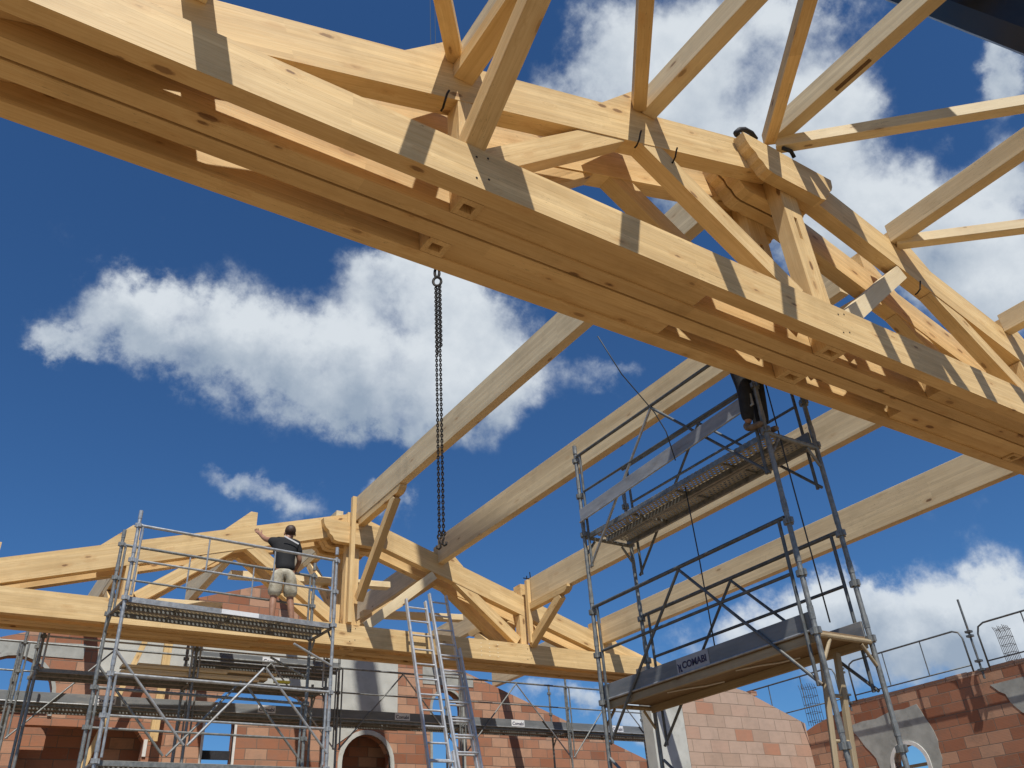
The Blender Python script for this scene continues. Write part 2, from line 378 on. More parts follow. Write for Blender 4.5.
    box(bm, (x0, h0+ey+.001, zb), (x0+ex, h1-ey-.001, zb+.089), inv); box(bm, (x1-ex, h0+ey+.001, zb), (x1, h1-ey-.001, zb+.089), inv)
    obj('king_post', bm, 'wood', root, mw)
    # carved collar clamping the ridge joint, one board each side
    scal = [(-.165, 1.575), (-.160, 1.548), (-.150, 1.530), (-.136, 1.520), (-.130, 1.503), (-.118, 1.496), (-.108, 1.478), (-.09, 1.472)]
    prof = scal+[(-x, z) for x, z in scal[::-1]]
    for a, b in ys: prism_xz('collar', [P(u, z) for u, z in prof], a*S, b*S, parent=root, bev=.003)
    # timber pegs and screws on the front face
    bm = bmesh.new()
    yf = ys[0][0]*S if not rear else ys[0][0]*S
    for u in (-.935, -.0, .935):
        for (du, dz) in ((-.012, .02), (.012, .028), (-.01, .07), (.013, .078)):
            c = Vector(((Xc+u+du)*S, yf, (1.003+dz)*S+CH)); tube(bm, c+Vector((0, .01, 0)), c-Vector((0, .003, 0)), .009, 8)
    obj('bolt_heads', bm, 'iron', root)
    return root
XN, XF, YN, YF = 1.490, 1.472, .837, 3.462
t1 = truss(XN, YN, 'roof truss nearest the viewer, its sunlit bottom chord crossing the top of the photo')
t2 = truss(XN, YN+.1115, 'near roof truss standing close behind the nearest overhead truss', True)
t3 = truss(XF, YF, 'far roof truss beside the worker and the ladders, sunlit front one of its pair')
t4 = truss(XF, YF+.1100, 'far roof truss half hidden directly behind the sunlit far truss', True)

bm = bmesh.new()
for i in range(3):
    for j in range(4):
        c = W(2.13+.047*i, YF, 1.022+.019*j); tube(bm, c+Vector((0, .01, 0)), c-Vector((0, .003, 0)), .014, 8)
obj('dowel_heads', bm, 'wood_pale', t3)
# hook shaped black screws left in the near truss
def hook_screw(x, y, z, label):
    bm = bmesh.new(); p = W(x, y, z)
    path(bm, [p+Vector((0, .03, 0)), p, p+Vector((-.01, -.05, .02)), p+Vector((0, -.07, .09)), p+Vector((.015, -.075, .13))], .009, 6)
    return tag(obj('screw', bm, 'iron'), label, 'screw', 'black screws in the near truss')
hook_screw(.50, .868, 1.20, 'bent black screw sticking out of the near rafter, leftmost of the near truss')
hook_screw(.975, .868, 1.365, 'black screw sticking out of the near rafter where the left strut meets it')
hook_screw(1.08, .868, 1.37, 'black screw sticking out of the near rafter just right of the second purlin shadow')
hook_screw(1.95, .868, 1.33, 'black screw sticking out of the near rafter right of the apex')
# ------------------------------------------------------------------ purlins
def purlin(name, xc, y0, y1, zb, h, w, label, group, mat='wood_purlin'):
    o = beam(name, W(xc, y0, zb+h/2), W(xc, y1, zb+h/2), w*S, h*S, mat)
    return tag(o, label, 'purlin', group)
YB = YN+.1115+2*TH+GAP     # rear face of the near pair
G = 'purlins between the near and the far truss'
purlin('ridge_purlin', 1.497, YB+.001, YF+TH-.001, 1.60, .125, .038, 'glulam ridge purlin running from the far apex to the near truss, leftmost of four', G)
purlin('purlin', 1.938, YB+.001, YF+TH-.001, 1.455, .132, .036, 'glulam purlin whose far end sits under the two dangling chain hooks', G)
purlin('purlin', 2.447, YB+.001, YF+TH-.001, 1.300, .132, .036, 'glulam purlin with a bracket under its far end, passing behind the upper scaffold deck', G)
purlin('purlin', 2.925, YB+.001, YF+TH-.001, 1.155, .132, .036, 'lowest glulam purlin, rightmost of the four between the trusses', G)
G = 'purlins in front of the near truss'
YE = -.45
near = [(.072, 1.19, 'glulam purlin at the top left corner casting a shadow band on the near truss'), (.555, 1.335, 'glulam purlin over the viewer, leftmost of those fixed to the near truss'), (1.033, 1.492, 'glulam purlin over the viewer, left of the apex of the near truss'),
        (1.503, 1.660, 'ridge purlin over the viewer with a mortise painted dark, rising from the near apex'), (1.935, 1.497, 'glulam purlin over the viewer, first one right of the near apex'),
        (2.405, 1.350, 'glulam purlin at the right picture edge, fixed to the near truss')]
for x, z, lb in near:
    rp = purlin('ridge_purlin' if x == 1.503 else 'purlin', x, YN+TH, YE, z, .060, .038, lb, G, 'wood_purlin')
    if x == 1.503:
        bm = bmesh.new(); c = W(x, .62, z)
        box(bm, c+Vector((-.022, -.22, -.006)), c+Vector((.022, .22, .004))); obj('mortise', bm, 'shade', rp)  # no real hole: thin slab with the hollow's shade put into its colour
G = 'purlins behind the far truss'
YR = YF+.1100+2*TH+GAP
for k, lb in ((-2, 'purlin of the back bay, leftmost behind the far truss'), (-1, 'purlin of the back bay behind the far truss, left of the ridge'), (0, 'ridge purlin of the back bay behind the far apex'),
              (1, 'purlin of the back bay just right of the far apex'), (2, 'purlin of the back bay behind the right bracket of the far truss'), (3, 'rightmost purlin of the back bay behind the far truss')):
    purlin('purlin' if k else 'ridge_purlin', XF+.47*k+.01*(k > 0), YR+.001, 4.56, 1.60-.147*abs(k), .125, .036, lb, G)
# knee braces with carved bolsters
def knee(xc, yp, d, zpur, zfoot, run, label, w=.034):
    """yp: face of the post, d: -1 towards the viewer, +1 away"""
    root = empty('knee_brace', W(xc, yp, zfoot), label, 'knee brace', 'knee braces under the purlins')
    beam('brace', W(xc, yp-d*.004, zfoot), W(xc, yp+d*(run+.005), zpur-.034), w*S*.96, .042*S, 'wood', root)
    # bolster: rounded nose
    bm = bmesh.new(); L = (run+.075)*S; h = .032*S
    prof = [(0, 0), (L, 0), (L, -.35*h), (L-.05, -.75*h), (L-.13, -h), (0, -h)]
    a = [bm.verts.new((x, -w*S/2, z)) for x, z in prof]; b = [bm.verts.new((x, w*S/2, z)) for x, z in prof]
    bm.faces.new(a); bm.faces.new(b[::-1])
    for i in range(6): bm.faces.new((a[i], a[(i+1) % 6], b[(i+1) % 6], b[i]))
    obj('bolster', bm, 'wood', root, axis_m(W(xc, yp, zpur-.001), W(xc, yp+d, zpur-.001)), bev=.004)
    return root
knee(.545, YN+TH, -1, 1.335, 1.10, .30, 'thick knee brace rising over the viewer from the left queen post of the near truss', .04)
knee(1.497, YF, -1, 1.60, 1.215, .36, 'knee brace under the far end of the ridge purlin, on the far king post')
knee(2.43, YF, -1, 1.30, 1.10, .27, 'knee brace under the purlin right of the ladders, on the far queen post')
knee(1.472, YR, 1, 1.60, 1.215, .36, 'knee brace behind the far king post, in shade')
knee(XF+.94, YR, 1, 1.306, 1.08, .27, 'knee brace behind the right queen post of the far truss')
knee(XF-.94, YR, 1, 1.306, 1.08, .27, 'knee brace behind the left queen post of the far truss')
# queen post extensions in front of the far truss (upright under the bolster)
tag(beam('post', W(2.415, YF-.012, 1.10), W(2.415, YF-.012, 1.420), .020*S, .022*S, 'wood', up=Vector((0, 1, 0))), 'narrow upright timber against the far truss with a small black clamp on top', 'post')
tag(beam('post', W(1.448, YF-.012, 1.10), W(1.448, YF-.012, 1.700), .020*S, .022*S, 'wood', up=Vector((0, 1, 0))), 'narrow upright timber standing against the far king post up to the ridge', 'post')
bm = bmesh.new(); p = W(2.415, YF-.012, 1.43)
path(bm, [p+Vector((-.09, 0, 0)), p, p+Vector((.10, 0, .02))], .012, 6); path(bm, [p+Vector((.0, 0, -.02)), p+Vector((0, 0, .06))], .012, 6); path(bm, [p+Vector((.10, 0, 0)), p+Vector((.09, 0, .16))], .012, 6)
tag(obj('clamp', bm, 'iron'), 'small black clamp on top of the upright timber of the far truss', 'clamp')
# wind braces in the roof planes
d1 = Vector((-.621, -.77, -.149)).normalized(); d2 = Vector((.621, -.77, -.149)).normalized()
def wind(x, z, d, L, mat, label, w=.030, h=.034, off=0):
    p = Vector((x, YN+TH*.4, z)); q = p+d*L; p = p-d*.022
    o = beam('wind_brace', W(*p), W(*q), w*S, h*S, mat)
    return tag(o, label, 'brace', 'diagonal braces between the near purlins')
wind(.515, 1.355, d1, .9, 'wood', 'thin diagonal brace beside the leftmost purlin over the near truss')
wind(.992, 1.505, d1, .72, 'wood', 'thin, nearly upright brace with sky on both sides, left of the second purlin')
wind(1.462, 1.655, d1, .70, 'wood', 'thin diagonal brace left of the near ridge purlin')
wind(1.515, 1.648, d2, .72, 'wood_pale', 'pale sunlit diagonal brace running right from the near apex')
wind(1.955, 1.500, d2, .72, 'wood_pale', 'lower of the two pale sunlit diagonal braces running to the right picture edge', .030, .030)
# pale noggins in the back bay
def nog(x0, x1, y, z0, z1, label):
    tag(beam('noggin', W(x0, y, z0), W(x1, y, z1), .05*S, .03*S, 'wood_pale'), label, 'timber', 'pale timbers in the back bay')
nog(1.0, 1.80, 3.8, 1.37, 1.42, 'pale horizontal timber seen behind the far king post, upper of the two')
nog(1.66, 2.22, 3.8, 1.262, 1.30, 'pale horizontal timber seen behind the ladders, lower of the two')
nog(.60, .98, 3.8, 1.20, 1.215, 'pale horizontal timber seen through the left end of the far truss')
# ------------------------------------------------------------------ webbing, crane, chain
bm = bmesh.new(); p = W(XN-.02, YN+.02, 1.60)
path(bm, [W(1.318, .852, 1.580), W(1.335, .850, 1.600), W(1.358, .850, 1.614), W(1.385, .853, 1.620), W(1.405, .858, 1.612)], .030, 8)
path(bm, [W(1.33, .860, 1.590), W(1.36, .862, 1.600), W(1.40, .865, 1.606)], .026, 8)
tag(obj('strap', bm, 'black', smooth=True), 'black strap lying over the apex of the near truss', 'strap')
bm = bmesh.new(); path(bm, [W(1.50, .85, 1.625), W(1.525, .845, 1.622), W(1.54, .85, 1.612)], .024, 8)
tag(obj('strap_end', bm, 'black', smooth=True), 'small black strap end just right of the near ridge purlin', 'strap')

tip = W(1.112, 2.0, 5.3)
bt = Vector(tip)
bdir = (W(3.9, .55, 3.9)-tip)
boom = empty('crane_boom', tip, 'black crane boom crossing the top right corner of the sky', 'crane')
bm = bmesh.new()
CB = [Vector(c) for c in ((0, 0, 0),)]
dirA = Vector((.713, .128, .69))
q = dirA*10.0+Vector((0, 0, CH))       # boom passes high over the site on its way to the tip
base = tip+(q-tip)*3.2
tube(bm, tip-(q-tip).normalized()*.4, base, .33, 8); obj('boom_section', bm, 'boom', boom, smooth=False)
bm = bmesh.new(); tube(bm, tip+(q-tip)*1.5, base, .42, 8); obj('outer_boom_section', bm, 'boom', boom)
sling = empty('chain_sling', W(1.112, 2, 1.93), 'dark two legged lifting chain hanging between the trusses from a crane hook', 'lifting chain')
bm = bmesh.new()
for dx in (-.05, .05): tube(bm, W(1.112, 2, 2.06)+Vector((dx, 0, 0)), tip+Vector((dx, 0, -.3)), .006, 6)
obj('hoist_cable', bm, 'cable', sling)
bm = bmesh.new(); c = W(1.112, 2, 1.900)
box(bm, c+Vector((-.12, -.07, .05)), c+Vector((.12, .07, .42)))
obj('hook_block', bm, 'iron', sling, bev=.03)
def ring(bm, c, ax, rx, rz, r, n=16, a0=0, a1=2*math.pi):
    pts = [Vector(c)+ax*rx*math.cos(t)+Vector((0, 0, 1))*rz*math.sin(t) for t in [a0+(a1-a0)*k/n for k in range(n+1)]]
    path(bm, pts, r, 6)
ex, ey = Vector((.82, -.57, 0)), Vector((.57, .82, 0))
bm = bmesh.new(); ring(bm, W(1.112, 2, 1.890), ex, .034, .09, .022); obj('shackle', bm, 'iron', sling)
bm = bmesh.new(); ring(bm, W(1.112, 2, 1.858)+Vector((0, 0, -.03)), ex, .060, .080, .021); obj('master_ring', bm, 'iron', sling)
def chain(off, z0, z1, name='chain_leg'):
    bm = bmesh.new(); z = z0; i = 0; st = .040
    while z > z1:
        c = W(1.112, 2, 0); c = Vector((c.x, c.y, z))+off
        ring(bm, c, ex if i % 2 else ey, .0140, .028, .0085, 8); z -= st; i += 1
    return obj(name, bm, 'iron', sling)
ztop = 1.842*S+CH; zh = .915*S+CH
chain(ex*-.026, ztop-.05, zh+.02); chain(ex*.026, ztop-.05, zh+.05)
chain(ex*-.012+ey*.03, ztop-.05, ztop-1.25, 'chain_tail'); chain(ex*.045-ey*.03, ztop-.05, ztop-1.15, 'chain_tail')
for off, dz, fl in ((ex*-.026, 0, 1), (ex*.026, .04, -1)):
    bm = bmesh.new(); c = Vector((W(1.112, 2, 0).x, W(1.112, 2, 0).y, zh+dz))+off
    ring(bm, c, ex, .022, .03, .012, 10)
    a = ex*fl
    path(bm, [c+Vector((0, 0, -.03)), c+Vector((0, 0, -.07)), c+a*.012+Vector((0, 0, -.10)), c+a*.014+Vector((0, 0, -.14)), c-a*.008+Vector((0, 0, -.162)), c-a*.030+Vector((0, 0, -.15)), c-a*.034+Vector((0, 0, -.115))], .0135, 8)
    obj('hook', bm, 'iron', sling, smooth=True)

# ------------------------------------------------------------------ brick walls
def wallM(x, y, z, rz=0): return Matrix.Translation(W(x, y, z)) @ Matrix.Rotation(rz, 4, 'Z')
# far gable wall: local X from x=-0.6u, Z from ground
YG = 4.5; gx = -.75; H = lambda z: (z-GZ)*S; X_ = lambda x: (x-gx)*S
roofz = lambda x: 1.618-.337*abs(x-1.457)
outer = [(X_(gx), 0), (X_(4.3), 0), (X_(4.3), H(roofz(4.3))), (X_(1.457), H(1.618)), (X_(gx), H(roofz(gx)))]
big1 = arch(X_(.10), X_(.45), H(.86), H(.94)); big2 = arch(X_(1.88), X_(2.16), H(-.3), H(.70))
mid = arch(X_(1.155), X_(1.30), H(.62), H(.855)); seg = [(X_(1.18), H(.955)), (X_(1.70), H(.955)), (X_(1.66), H(1.0)), (X_(1.55), H(1.04)), (X_(1.40), H(1.062)), (X_(1.28), H(1.06))]
low = [(X_(.36), H(.1)), (X_(.88), H(.1)), (X_(.88), H(.77)), (X_(.84), H(.82)), (X_(.36), H(.82))]
win3 = arch(X_(2.42), X_(2.62), H(.55), H(1.0))
gw = empty('gable_wall', W(gx, YG, GZ), 'orange brick gable wall with arched openings behind the far truss', 'wall')
holed('wall', outer, [big1, mid, seg, win3, big2, low], .24, 'brick', wallM(gx, YG, GZ), gw)
def ringband(o, x0, x1, z0, zs, w, name='arch_trim', mat='white', y=-.03, t=.10):
    a = arch(x0, x1, z0, zs, 14)[2:]; b = arch(x0-w, x1+w, z0, zs, 14)[2:]
    bm = bmesh.new()
    oa = [(x1, z0)]+a+[(x0, z0)]; ob = [(x1+w, z0)]+b+[(x0-w, z0)]
    for i in range(len(oa)-1):
        q = [oa[i], oa[i+1], ob[i+1], ob[i]]
        f = [bm.verts.new((x, y, z)) for x, z in q]; g = [bm.verts.new((x, y+t, z)) for x, z in q]
        bm.faces.new(f); bm.faces.new(g[::-1])
        for k in range(4): bm.faces.new((f[k], f[(k+1) % 4], g[(k+1) % 4], g[k]))
    bmesh.ops.remove_doubles(bm, verts=bm.verts, dist=.0005)
    return obj(name, bm, mat, o, wm(o))
ringband(gw, X_(.10), X_(.45), H(.86), H(.94), .07, mat='concrete'); ringband(gw, X_(1.155), X_(1.30), H(.62), H(.855), .05)
ringband(gw, X_(1.88), X_(2.16), H(-.3), H(.70), .10, mat='concrete_l')
ringband(gw, X_(2.42), X_(2.62), H(.55), H(1.0), .06, mat='concrete')
# grey render panels, 1 cm proud, cut round the openings
def patch(name, o, poly, holes, t=.012, mat='concrete'):
    return holed(name, poly, holes, t, mat, wm(o) @ Matrix.Translation((0, -t-.001, 0)), o)
patch('render_panel', gw, [(X_(.61), H(1.03)), (X_(1.78), H(1.03)), (X_(1.80), H(1.32)), (X_(.61), H(1.25))], [[(X_(1.20), H(1.035)), (X_(1.60), H(1.035)), (X_(1.55), H(1.045)), (X_(1.40), H(1.064)), (X_(1.28), H(1.064))]], mat='concrete_l')
patch('render_panel', gw, [(X_(1.79), H(.60)), (X_(1.80), H(1.30)), (X_(2.20), H(1.24)), (X_(2.20), H(.87)), (X_(1.97), H(.87)), (X_(1.84), H(.78)), (X_(1.84), H(.60))], [], mat='concrete_l')
patch('render_panel', gw, [(X_(2.36), H(1.13)), (X_(2.70), H(1.13)), (X_(2.70), H(1.19)), (X_(2.36), H(1.24))], [])
patch('render_panel', gw, [(X_(-.3), H(1.12)), (X_(.55), H(1.12)), (X_(.55), H(1.19)), (X_(-.3), H(1.16))], [])
bm = bmesh.new(); box(bm, (X_(1.157), .10, H(.70)), (X_(1.298), .16, H(.74))); obj('window_rail', bm, 'black', gw, wm(gw))
# beam and boards resting in the opening, dark room beyond the big arch
bm = bmesh.new(); box(bm, (X_(1.70), .6, H(GZ)), (X_(2.36), .7, H(1.1))); obj('inner_wall', bm, 'brick', gw, wm(gw))
bm = bmesh.new(); box(bm, (X_(.15), .55, 0), (X_(1.05), .68, H(.90))); obj('inner_wall', bm, 'brick', gw, wm(gw))
bm = bmesh.new(); box(bm, (X_(.881), -.03, H(.70)), (X_(.897), .10, H(.775))); obj('reveal', bm, 'white', gw, wm(gw))
# pale cross wall on the right with its concrete pillar
pw = empty('cross_wall', W(3.02, 3.25, GZ), 'pale brick cross wall with sloping top and concrete end pillar', 'wall')
X2 = lambda x: (x-3.02)*S
z2 = lambda x: .7425+.338*(4.139-x)
holed('wall', [(X2(3.17), 0), (X2(4.08), 0), (X2(4.08), H(z2(4.08))), (X2(3.66), H(z2(3.66))), (X2(3.655), H(z2(3.655)+.0)), (X2(3.17), H(.99))], [], .22, 'brick_pale', wallM(3.02, 3.25, GZ), pw)
bm = bmesh.new(); box(bm, (X2(2.955), -.012, 0), (X2(3.168), .30, H(.985))); obj('pillar', bm, 'concrete_l', pw, wm(pw), bev=.012)
bm = bmesh.new(); box(bm, (X2(3.70), .02, H(z2(3.70))+.002), (X2(3.745), .20, H(z2(3.70))+.10)); obj('loose_brick', bm, 'brick', pw, wm(pw))
# side wall along Y with round window
sw = empty('side_wall', W(4.08, -.3, GZ), 'orange brick side wall with round arched window at the right edge', 'wall')
ly = lambda y: (y+.3)*S
# local X along +Y: rotate 90 deg, thickness goes to -X so flip
mws = Matrix.Translation(W(4.08, -.3, GZ)) @ Matrix.Rotation(math.pi/2, 4, 'Z') @ Matrix.Translation((0, -.24, 0))
wh = arch(ly(2.59), ly(2.77), H(.20), H(.47))
hole = [(x, z) for x, z in wh]
holed('wall', [(0, 0), (ly(3.30), 0), (ly(3.30), H(.71)), (ly(3.18), H(.745)), (ly(2.95), H(.79)), (0, H(.79))], [hole], .24, 'brick', mws, sw)
def sarc(x0, x1, z0, zs, w, mat, yy, t, name):
    a = arch(x0, x1, z0, zs, 14)[2:]; b = arch(x0-w, x1+w, z0, zs, 14)[2:]; bm = bmesh.new()
    oa = [(x1, z0)]+a+[(x0, z0)]; ob = [(x1+w, z0)]+b+[(x0-w, z0)]
    for i in range(len(oa)-1):
        q = [oa[i], oa[i+1], ob[i+1], ob[i]]
        f = [bm.verts.new((x, yy, z)) for x, z in q]; g = [bm.verts.new((x, yy+t, z)) for x, z in q]
        bm.faces.new(f); bm.faces.new(g[::-1])
        for k in range(4): bm.faces.new((f[k], f[(k+1) % 4], g[(k+1) % 4], g[k]))
    bmesh.ops.remove_doubles(bm, verts=bm.verts, dist=.0005)
    return obj(name, bm, mat, sw, mws)
sarc(ly(2.59), ly(2.77), H(.20), H(.47), .08, 'white', .10, .17, 'arch_trim')
# render patch round the window and at the wall head: on inner face (local y = .24)
def ragged(pts, seed, a=.035, n=5):
    rnd = random.Random(seed); out = []
    for p, q in zip(pts, pts[1:]+pts[:1]):
        for k in range(n):
            t = k/n; out.append((p[0]+(q[0]-p[0])*t+rnd.uniform(-a, a), p[1]+(q[1]-p[1])*t+rnd.uniform(-a, a)))
    return out
holed('render_panel', ragged([(ly(2.97), H(.70)), (ly(2.55), H(.73)), (ly(2.50), H(.56)), (ly(2.53), H(.36)), (ly(2.85), H(.36)), (ly(2.86), H(.52))], 3), [arch(ly(2.575), ly(2.785), H(.385), H(.47))], .008, 'concrete', mws @ Matrix.Translation((0, .241, 0)), sw)
holed('render_panel', ragged([(ly(1.5), H(.30)), (ly(2.00), H(.50)), (ly(2.06), H(.60)), (ly(2.16), H(.73)), (ly(1.5), H(.73))], 5), [], .008, 'concrete', mws @ Matrix.Translation((0, .241, 0)), sw)
bm = bmesh.new()
for zz in (.38, .46): box(bm, (ly(2.58), .05, H(zz)), (ly(2.78), .11, H(zz)+.06))
obj('window_board', bm, 'wood_rough', sw, mws)
# coping course of lighter bricks set on the wall head
bm = bmesh.new(); y = 0
while y < ly(2.93):
    L = .50; box(bm, (y+.004, .002, H(.79)+.004), (min(y+L, ly(2.94))-.004, .238, H(.79)+.10+random.uniform(-.008, .008))); y += L
obj('coping', bm, 'brick_side', sw, mws, bev=.004)

# guard rails on the side wall head
GR = 'guard rails along the side wall head'
def wall_rail(y0, y1, label):
    root = empty('guard_rail', W(4.05, y0, .815), label, 'guard rail', GR); bm = bmesh.new(); X = 4.04
    a = [W(X, y0, .80), W(X, y0, .955), W(X, y0+.012*(1 if y1 > y0 else -1), .985), W(X, y0+.04*(1 if y1 > y0 else -1), .997), W(X, y1-.04*(1 if y1 > y0 else -1), .997), W(X, y1-.012*(1 if y1 > y0 else -1), .985), W(X, y1, .955), W(X, y1, .80)]
    path(bm, a, .019, 8); tube(bm, W(X, y0, .83), W(X, y1, .83), .014); obj('rail', bm, 'steel_dk', root, smooth=True)
    for k in (1, 2):
        bm = bmesh.new(); yy = y0+(y1-y0)*k/3; tube(bm, W(X, yy, .83), W(X, yy, .997), .012); obj('baluster', bm, 'steel_dk', root)
wall_rail(2.20, 2.86, 'grey guard rail with rounded ends on the side wall, middle of three')
wall_rail(1.45, 2.12, 'grey guard rail with rounded ends on the side wall, rightmost of three')
wall_rail(2.95, 3.65, 'grey guard rail beyond the corner of the side wall, leftmost of three')
def rail_post(y, label):
    bm = bmesh.new(); tube(bm, W(4.04, y, .76), W(4.04, y, 1.13), .022)
    for z in (.80, .84, .955, .975): box(bm, W(4.04, y, z)-Vector((.05, .06, .02)), W(4.04, y, z)+Vector((.05, .06, .02)))
    tag(obj('rail_post', bm, 'steel_dk'), label, 'post', 'scaffold posts on the side wall')
rail_post(2.16, 'dark scaffold post between the two rails on the right wall head'); rail_post(2.905, 'dark scaffold post at the left end of the middle wall rail')
def rebar(x, y, z0, z1, n, label, a=.07):
    bm = bmesh.new(); c = W(x, y, z0); h = (z1-z0)*S
    for i in range(n):
        for j in range(3):
            p = c+Vector((-a+2*a*i/(n-1), -a+a*j, 0)); lean = Vector((0, .02, h))
            path(bm, [p, p+lean*.85, p+lean+Vector((0, .03, 0))], .006, 5)
    for k in range(5):
        z = c.z+h*(.1+.2*k); q = [Vector((c.x+sx*a, c.y+sy*a, z)) for sx, sy in ((-1, -1), (1, -1), (1, 1), (-1, 1), (-1, -1))]
        path(bm, q, .005, 5)
    tag(obj('rebar_cage', bm, 'rebar'), label, 'rebar cage', 'starter bars on the wall heads')
rebar(4.12, 2.04, .80, .98, 4, 'steel starter bars rising from the wall at the right picture edge', .10)
rebar(4.14, 3.22, .75, .97, 4, 'steel starter bars at the corner between the pale wall and the side wall', .13)

# ------------------------------------------------------------------ scaffolds (metres in a local frame, l along X, w along Y)
def deck(parent, L, Wd, z, T, kind='perf', name='deck'):
    """two steel planks side by side, or one framed plywood panel"""
    if kind == 'ply':
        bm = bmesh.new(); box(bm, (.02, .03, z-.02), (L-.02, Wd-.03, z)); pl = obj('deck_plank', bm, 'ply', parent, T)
        for y0, y1 in ((.03, .07), (Wd-.07, Wd-.03)):
            bm = bmesh.new(); box(bm, (.02, y0, z-.10), (L-.02, y1, z-.021)); obj('plank_frame', bm, 'wood_rough', pl, T, bev=.004)
        for x in (.34, .68):
            bm = bmesh.new(); path(bm, [(L*x-.30, .12, z-.025), (L*x-.1, .2, z-.032), (L*x+.05, .3, z-.03), (L*x+.30, .38, z-.026)], .008, 6); obj('cable', bm, 'white', pl, T)
        return
    for k in range(2):
        y0 = .04+k*(Wd-.08)/2+.006; y1 = y0+(Wd-.08)/2-.012; bm = bmesh.new()
        box(bm, (.02, y0, z-.004), (L-.02, y1, z)); pl = obj('deck_plank', bm, kind, parent, T)
        bm = bmesh.new()
        for yy in (y0, y1-.035): box(bm, (.02, yy, z-.062), (L-.02, yy+.035, z-.005))
        for i in range(1, 4): box(bm, (.02+i*(L-.04)/4-.015, y0+.036, z-.03), (.02+i*(L-.04)/4+.015, y1-.036, z-.005))
        obj('plank_frame', bm, 'steel' if kind != 'ply' else 'wood_rough', pl, T)
def toe(parent, L, y, z, T, lbl=None, h=.15, side=-1, size=.11, lx=None, mat='toe'):
    bm = bmesh.new(); box(bm, (.03, y-.012, z), (L-.03, y+.012, z+h)); o = obj('toe_board', bm, mat, parent, T, bev=.003)
    bm = bmesh.new(); tube(bm, (.02, y+side*.016, z-.004), (L-.02, y+side*.016, z-.004), .012); obj('toe_edge', bm, 'steel_l', o, T)
    if lbl:
        lx = L/2 if lx is None else lx
        w_ = size*3.6; bm = bmesh.new()
        box(bm, (lx-w_/2, y+side*.0185-.001, z+.018), (lx+w_/2, y+side*.0185+.001, z+h-.01)); p = obj('label_plate', bm, 'plate', o, T)
        m = T @ Matrix.Translation((lx, y+side*.0215, z+h*.46)) @ Matrix.Rotation(math.pi/2, 4, 'X')
        if side > 0: m = T @ Matrix.Translation((lx, y+.0215, z+h*.46)) @ Matrix.Rotation(math.pi, 4, 'Z') @ Matrix.Rotation(math.pi/2, 4, 'X')
        t = text(lbl, size, 'ink', o, m, bold=.002)
def standard(parent, x, y, z0, z1, T, joints, mat='steel', r=.0245):
    bm = bmesh.new(); tube(bm, (x, y, z0), (x, y, z1), r, 12)
    for z in joints:
        tube(bm, (x, y, z-.03), (x, y, z+.03), r*1.45, 8); box(bm, (x-.05, y-.016, z-.028), (x+.05, y+.016, z+.028)); box(bm, (x-.016, y-.05, z-.03), (x+.016, y+.05, z+.022))
        tube(bm, (x, y, z+.10), (x, y, z+.22), r*1.14, 10)
    return obj('standard', bm, mat, parent, T)
def guard(parent, L, y, z, T, mat='steel', vee=True, drop=.46, inset=.10, bright=None, gh=1.0):
    """guard rail frame: top and mid rail, inset uprights, inverted V"""
    bm = bmesh.new(); a = .021
    tube(bm, (.03, y, z+gh), (L-.03, y, z+gh), a); tube(bm, (inset, y, z+gh*.5), (L-inset, y, z+gh*.5), .016)
    o = obj('guard_rail', bm, mat, parent, T)
    for x in (inset, L-inset):
        bm = bmesh.new(); tube(bm, (x, y, z+gh-.005), (x, y, z-drop), .017); obj('baluster', bm, mat, o, T)
    if vee:
        for x in (inset*.6, L-inset*.6):
            bm = bmesh.new(); tube(bm, (L/2, y-.004, z+gh-.02), (x, y-.004, z-drop), .016); obj('diagonal', bm, bright if (bright and x > 1) else mat, o, T)
def transom(parent, x, Wd, z, T, mat='steel'):
    bm = bmesh.new(); tube(bm, (x, 0, z-.05), (x, Wd, z-.05), .024)
    tube(bm, (x, .02, z-.26), (x, .16, z-.08), .016); tube(bm, (x, Wd-.02, z-.26), (x, Wd-.16, z-.08), .016)
    obj('transom', bm, mat, parent, T)

# --- right tower : l along world +Y, w along -X?  (local X -> +Y, local Y -> -X), so place the origin on the right hand side
RT = empty('scaffold_tower', W(1.635, 1.085, GZ), 'tall free standing scaffold tower with two decks under the near truss', 'scaffold', rz=math.pi/2)
T = wm(RT); L, Wd = 3.0, .75
zl, zu = H(.44), H(.902)
lv = [zl, zu]
for x, y, zt in ((0, 0, H(1.16)), (L, 0, H(1.10)), (0, Wd, H(1.16)), (L, Wd, H(1.155))):
    standard(RT, x, y, .02, zt, T, [zl-.02, zl+.5, zl+1.0, zu-.02, zu+.5, zu+1.0, zl-.95] if zt > zu+1 else [zl-.02, zl+.5, zl+1.0, zu-.02, zu+.5], 'steel')
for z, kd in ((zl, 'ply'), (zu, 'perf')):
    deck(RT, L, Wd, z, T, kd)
    for x in (0, L): transom(RT, x, Wd, z, T, 'steel' if z > zl else 'wood_rough')
    guard(RT, L, Wd+.01, z, T, 'steel_dk', bright='steel_l' if z == zu else None, gh=1.045); guard(RT, L, -.01, z, T, 'steel_dk', inset=.12, gh=1.03)
toe(RT, L, Wd-.02, zl, T, None, .16, 1)
toe(RT, L, .02, zl, T, None, .15, -1); toe(RT, L, .02, zu, T, None, .15, -1)
toe(RT, L, Wd+.05, zu+.10, T @ Matrix.Translation((.0, 0, zu+.315)) @ Matrix.Rotation(R(2.9), 4, 'Y') @ Matrix.Translation((0, 0, -zu-.135)), None, .16, 1, mat='alu_grey')
for x in (.0, L):
    bm = bmesh.new(); box(bm, (x-.012, .03, zl+.002), (x+.012, Wd-.03, zl+.13)); 
    if x: obj('toe_board', bm, 'toe', RT, T)
    else: bm.free()
